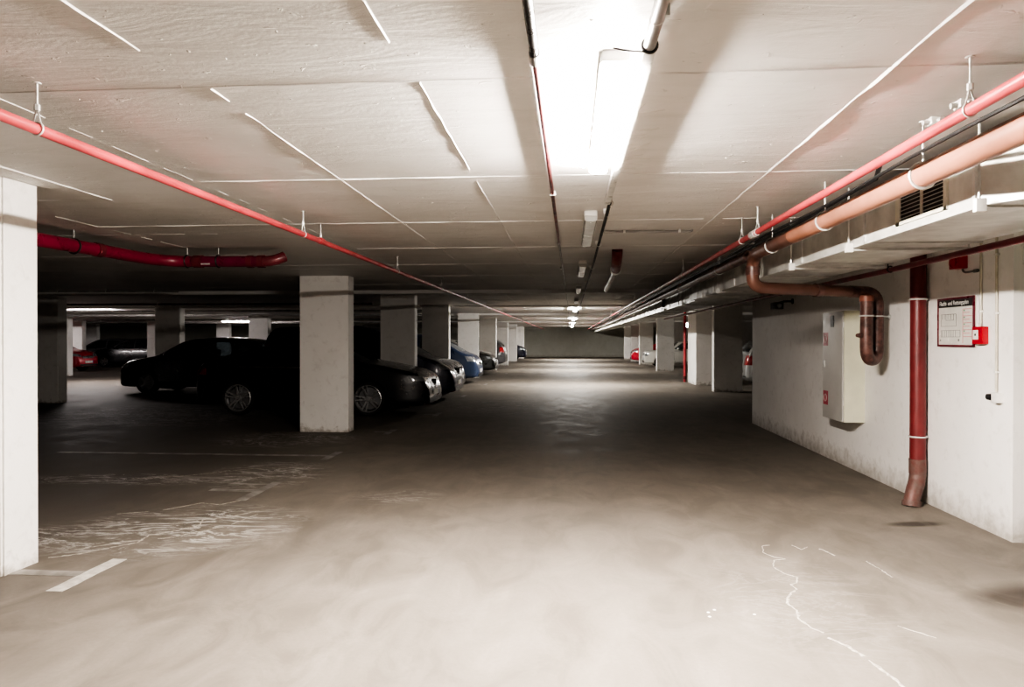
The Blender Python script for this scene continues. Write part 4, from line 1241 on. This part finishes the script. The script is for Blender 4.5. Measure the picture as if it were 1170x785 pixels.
hatch = dict(L=4.25, W=1.76, wr=.315, wheels=(.80, 3.38), belt=(.98, .92), rim='alloyd',
    top=[(0, .62), (.03, .86), (.08, 1.02), (.22, 1.25), (.42, 1.43), (.85, 1.49), (1.6, 1.52), (2.15, 1.49), (2.45, 1.42), (3.15, 1.03), (3.6, .96), (4.0, .87), (4.15, .76), (4.22, .62), (4.25, .50)],
    cabin=(.30, 3.05), windscreen=(2.50, 3.12), rearglass=(.13, .40),
    side=[[(.52, 1.10), (.62, 1.34), (.80, 1.37), (.98, 1.06)], [(1.06, 1.03), (.92, 1.39), (1.30, 1.41), (1.66, 1.42), (1.66, 1.0)], [(1.74, 1.0), (1.74, 1.42), (2.16, 1.39), (2.40, 1.32), (2.86, 1.04), (2.82, .98)]],
    head=(.66, .80, .42, .82), hskew=.12, grille=(.60, .72, .38), tail=(.82, 1.08, .56, .84), mirror=2.75, rplate=.72,
    doors=[[(1.70, 1.0), (1.72, .6), (1.68, .30)], [(2.90, .95), (2.92, .6), (2.85, .28)], [(.98, 1.0), (1.05, .75), (1.2, .5)]], handles=(1.88, 1.10), seats=(1.15, 2.1))
mpv = dict(L=4.75, W=1.84, wr=.335, wheels=(.98, 3.80), belt=(1.08, .98), rim='alloyd', glass='glassd',
    top=[(0, .70), (.03, 1.0), (.06, 1.30), (.14, 1.62), (.30, 1.76), (1.2, 1.79), (2.3, 1.80), (2.8, 1.72), (3.1, 1.56), (3.95, 1.08), (4.3, .97), (4.55, .84), (4.68, .74), (4.73, .62), (4.75, .50)],
    cabin=(.25, 3.8), windscreen=(2.86, 3.9), rearglass=(.07, .20),
    side=[[(.35, 1.18), (.42, 1.60), (1.15, 1.64), (1.15, 1.14)], [(1.25, 1.13), (1.25, 1.65), (2.15, 1.66), (2.15, 1.10)], [(2.25, 1.09), (2.25, 1.66), (2.72, 1.60), (3.0, 1.46), (3.5, 1.10), (3.5, 1.05)]],
    head=(.70, .84, .42, .86), hskew=.14, grille=(.62, .78, .40), tail=(.95, 1.45, .70, .90), mirror=3.25, rplate=.80,
    doors=[[(2.2, 1.08), (2.2, .6), (2.15, .28)], [(3.55, 1.0), (3.55, .6), (3.45, .28)], [(1.2, 1.10), (1.25, .6), (1.4, .35)]], handles=(2.4, 1.4), seats=(1.3, 2.3))
smallmpv = dict(mpv, L=4.2, wheels=(.75, 3.35), glass='glass',
    top=[(0, .70), (.03, 1.0), (.06, 1.25), (.14, 1.50), (.30, 1.60), (1.2, 1.64), (2.3, 1.65), (2.7, 1.58), (2.95, 1.46), (3.62, 1.05), (3.9, .96), (4.08, .84), (4.15, .74), (4.18, .62), (4.2, .50)],
    cabin=(.25, 3.5), windscreen=(2.78, 3.58), side=[[(.35, 1.15), (.42, 1.48), (1.15, 1.52), (1.15, 1.12)], [(1.25, 1.10), (1.25, 1.52), (2.15, 1.53), (2.15, 1.07)], [(2.25, 1.06), (2.25, 1.53), (2.6, 1.48), (2.85, 1.37), (3.25, 1.08), (3.2, 1.03)]],
    mirror=2.95, tail=(.9, 1.25, .68, .88), doors=[[(2.2, 1.05), (2.2, .6), (2.15, .28)], [(3.25, 1.0), (3.25, .6), (3.1, .28)]], handles=(2.4, 1.4), head=(.68, .86, .40, .86), grille=(.60, .72, .36))
saloon = dict(L=4.35, W=1.66, wr=.30, wheels=(.92, 3.52), belt=(.90, .86), rim='alloy',
    top=[(0, .60), (.04, .88), (.10, .93), (.75, .95), (1.25, 1.28), (1.45, 1.36), (2.3, 1.38), (2.5, 1.35), (3.0, .95), (3.5, .91), (4.15, .84), (4.27, .80), (4.33, .70), (4.35, .50)],
    cabin=(.95, 2.9), windscreen=(2.54, 2.97), rearglass=(.80, 1.24),
    side=[[(1.12, .99), (1.42, 1.25), (1.75, 1.28), (1.75, .96)], [(1.83, .96), (1.83, 1.28), (2.38, 1.28), (2.78, .99), (2.76, .95)]],
    head=(.60, .74, .38, .74), hskew=0, grille=(.60, .74, .34), tail=(.68, .84, .40, .78), mirror=2.6, rplate=.50,
    doors=[[(1.79, .92), (1.79, .6), (1.76, .28)], [(2.85, .88), (2.85, .6), (2.75, .28)]], handles=(1.98, 1.05), seats=(1.25, 2.0))

# facing the aisle from the left: tail at x, nose towards +X
def R_(nose_x, spec): return nose_x-spec['L']
make_car('sleek black coupe with silver double-spoke alloy wheels beside the second left pillar', coupe, (R_(-2.70, coupe), 13.42+.92, 0), 0, PT['black'])
make_car('tall dark navy people carrier looming behind the black coupe', mpv, (R_(-2.72, mpv), 16.65+.92, 0), 0, PT['navy'])
make_car('dark grey hatchback parked just beyond the dark navy people carrier', dict(hatch, glass='glassd'), (R_(-2.98, hatch), 18.85+.88, 0), 0, PT['grey'])
make_car('steel blue people carrier with lit windscreen before the bright white pillar', dict(smallmpv, chrome=True), (R_(-3.02, smallmpv), 23.4+.92, 0), 0, PT['blue'])
make_car('low grey-green car with shining nose beyond the bright white pillar', dict(coupe, double=False), (R_(-3.10, coupe), 29.6+.92, 0), 0, PT['green'])
make_car('white hatchback behind the low grey-green car on the left', hatch, (R_(-3.45, hatch), 31.9+.88, 0), 0, PT['white'])
make_car('dark hatchback reversed into its bay showing a red tail lamp on the left', dict(hatch, glass='glassd'), (-3.30, 36.5+.88, 0), PI, PT['grey'])
make_car('far dark blue car beside the last left pillars', dict(smallmpv, glass='glassd'), (R_(-3.15, smallmpv), 51.0+.92, 0), 0, PT['navy'])
# left hall
make_car('black hatchback facing left in the left hall with see-through windows', dict(hatch, glass='glass'), (-12.25+4.25, 18.45+.88, 0), PI, PT['black'])
make_car('black car with bright alloy wheel far in the left hall', dict(hatch, rim='alloy'), (-25.4+4.25, 36+.88, 0), PI, PT['black'])
make_car('dark car farthest left in the left hall behind the black one', dict(hatch), (-28.6+4.25, 38.4+.88, 0), PI, PT['grey'])
make_car('bright red car half hidden behind a white pillar in the left hall', hatch, (R_(-22.35, hatch), 30.9+.88, 0), 0, PT['red'])
# right side
make_car('silver car with red tail lamp half hidden behind the white wall block', dict(hatch, tail=(.72, 1.0, .50, .84)), (5.12, 21.3+.88, 0), 0, PT['silver'])
make_car('old white saloon facing the aisle between the right pillars', saloon, (3.95+4.35, 38.4+.83, 0), PI, PT['white'])
make_car('red hatchback facing the aisle far on the right', hatch, (3.82+4.25, 44.6+.88, 0), PI, PT['red'])

# ------------------------------------------------------------------ world, camera
w = bpy.data.worlds.new('World'); S.world = w; w.use_nodes = True
w.node_tree.nodes['Background'].inputs[0].default_value = (.02, .022, .03, 1)
w.node_tree.nodes['Background'].inputs[1].default_value = 1

cam = bpy.data.cameras.new('Camera'); co = bpy.data.objects.new('Camera', cam); C.objects.link(co)
F = 820.
cam.sensor_width = 36; cam.lens = F/1170*36
co.location = (0, 0, CAMZ)
yaw = math.atan((651-585)/F); pitch = math.atan((392.5-388)/F)
co.rotation_euler = (PI/2-pitch, 0, yaw)
cam.clip_end = 200
S.camera = co

S.view_settings.view_transform = 'AgX'
S.view_settings.look = 'AgX - High Contrast'
S.view_settings.exposure = 2.36
S.cycles.max_bounces = 8
S.cycles.diffuse_bounces = 5
S.cycles.use_denoising = True
S.cycles.sample_clamp_indirect = 6
S.cycles.caustics_reflective = False
S.cycles.caustics_refractive = False
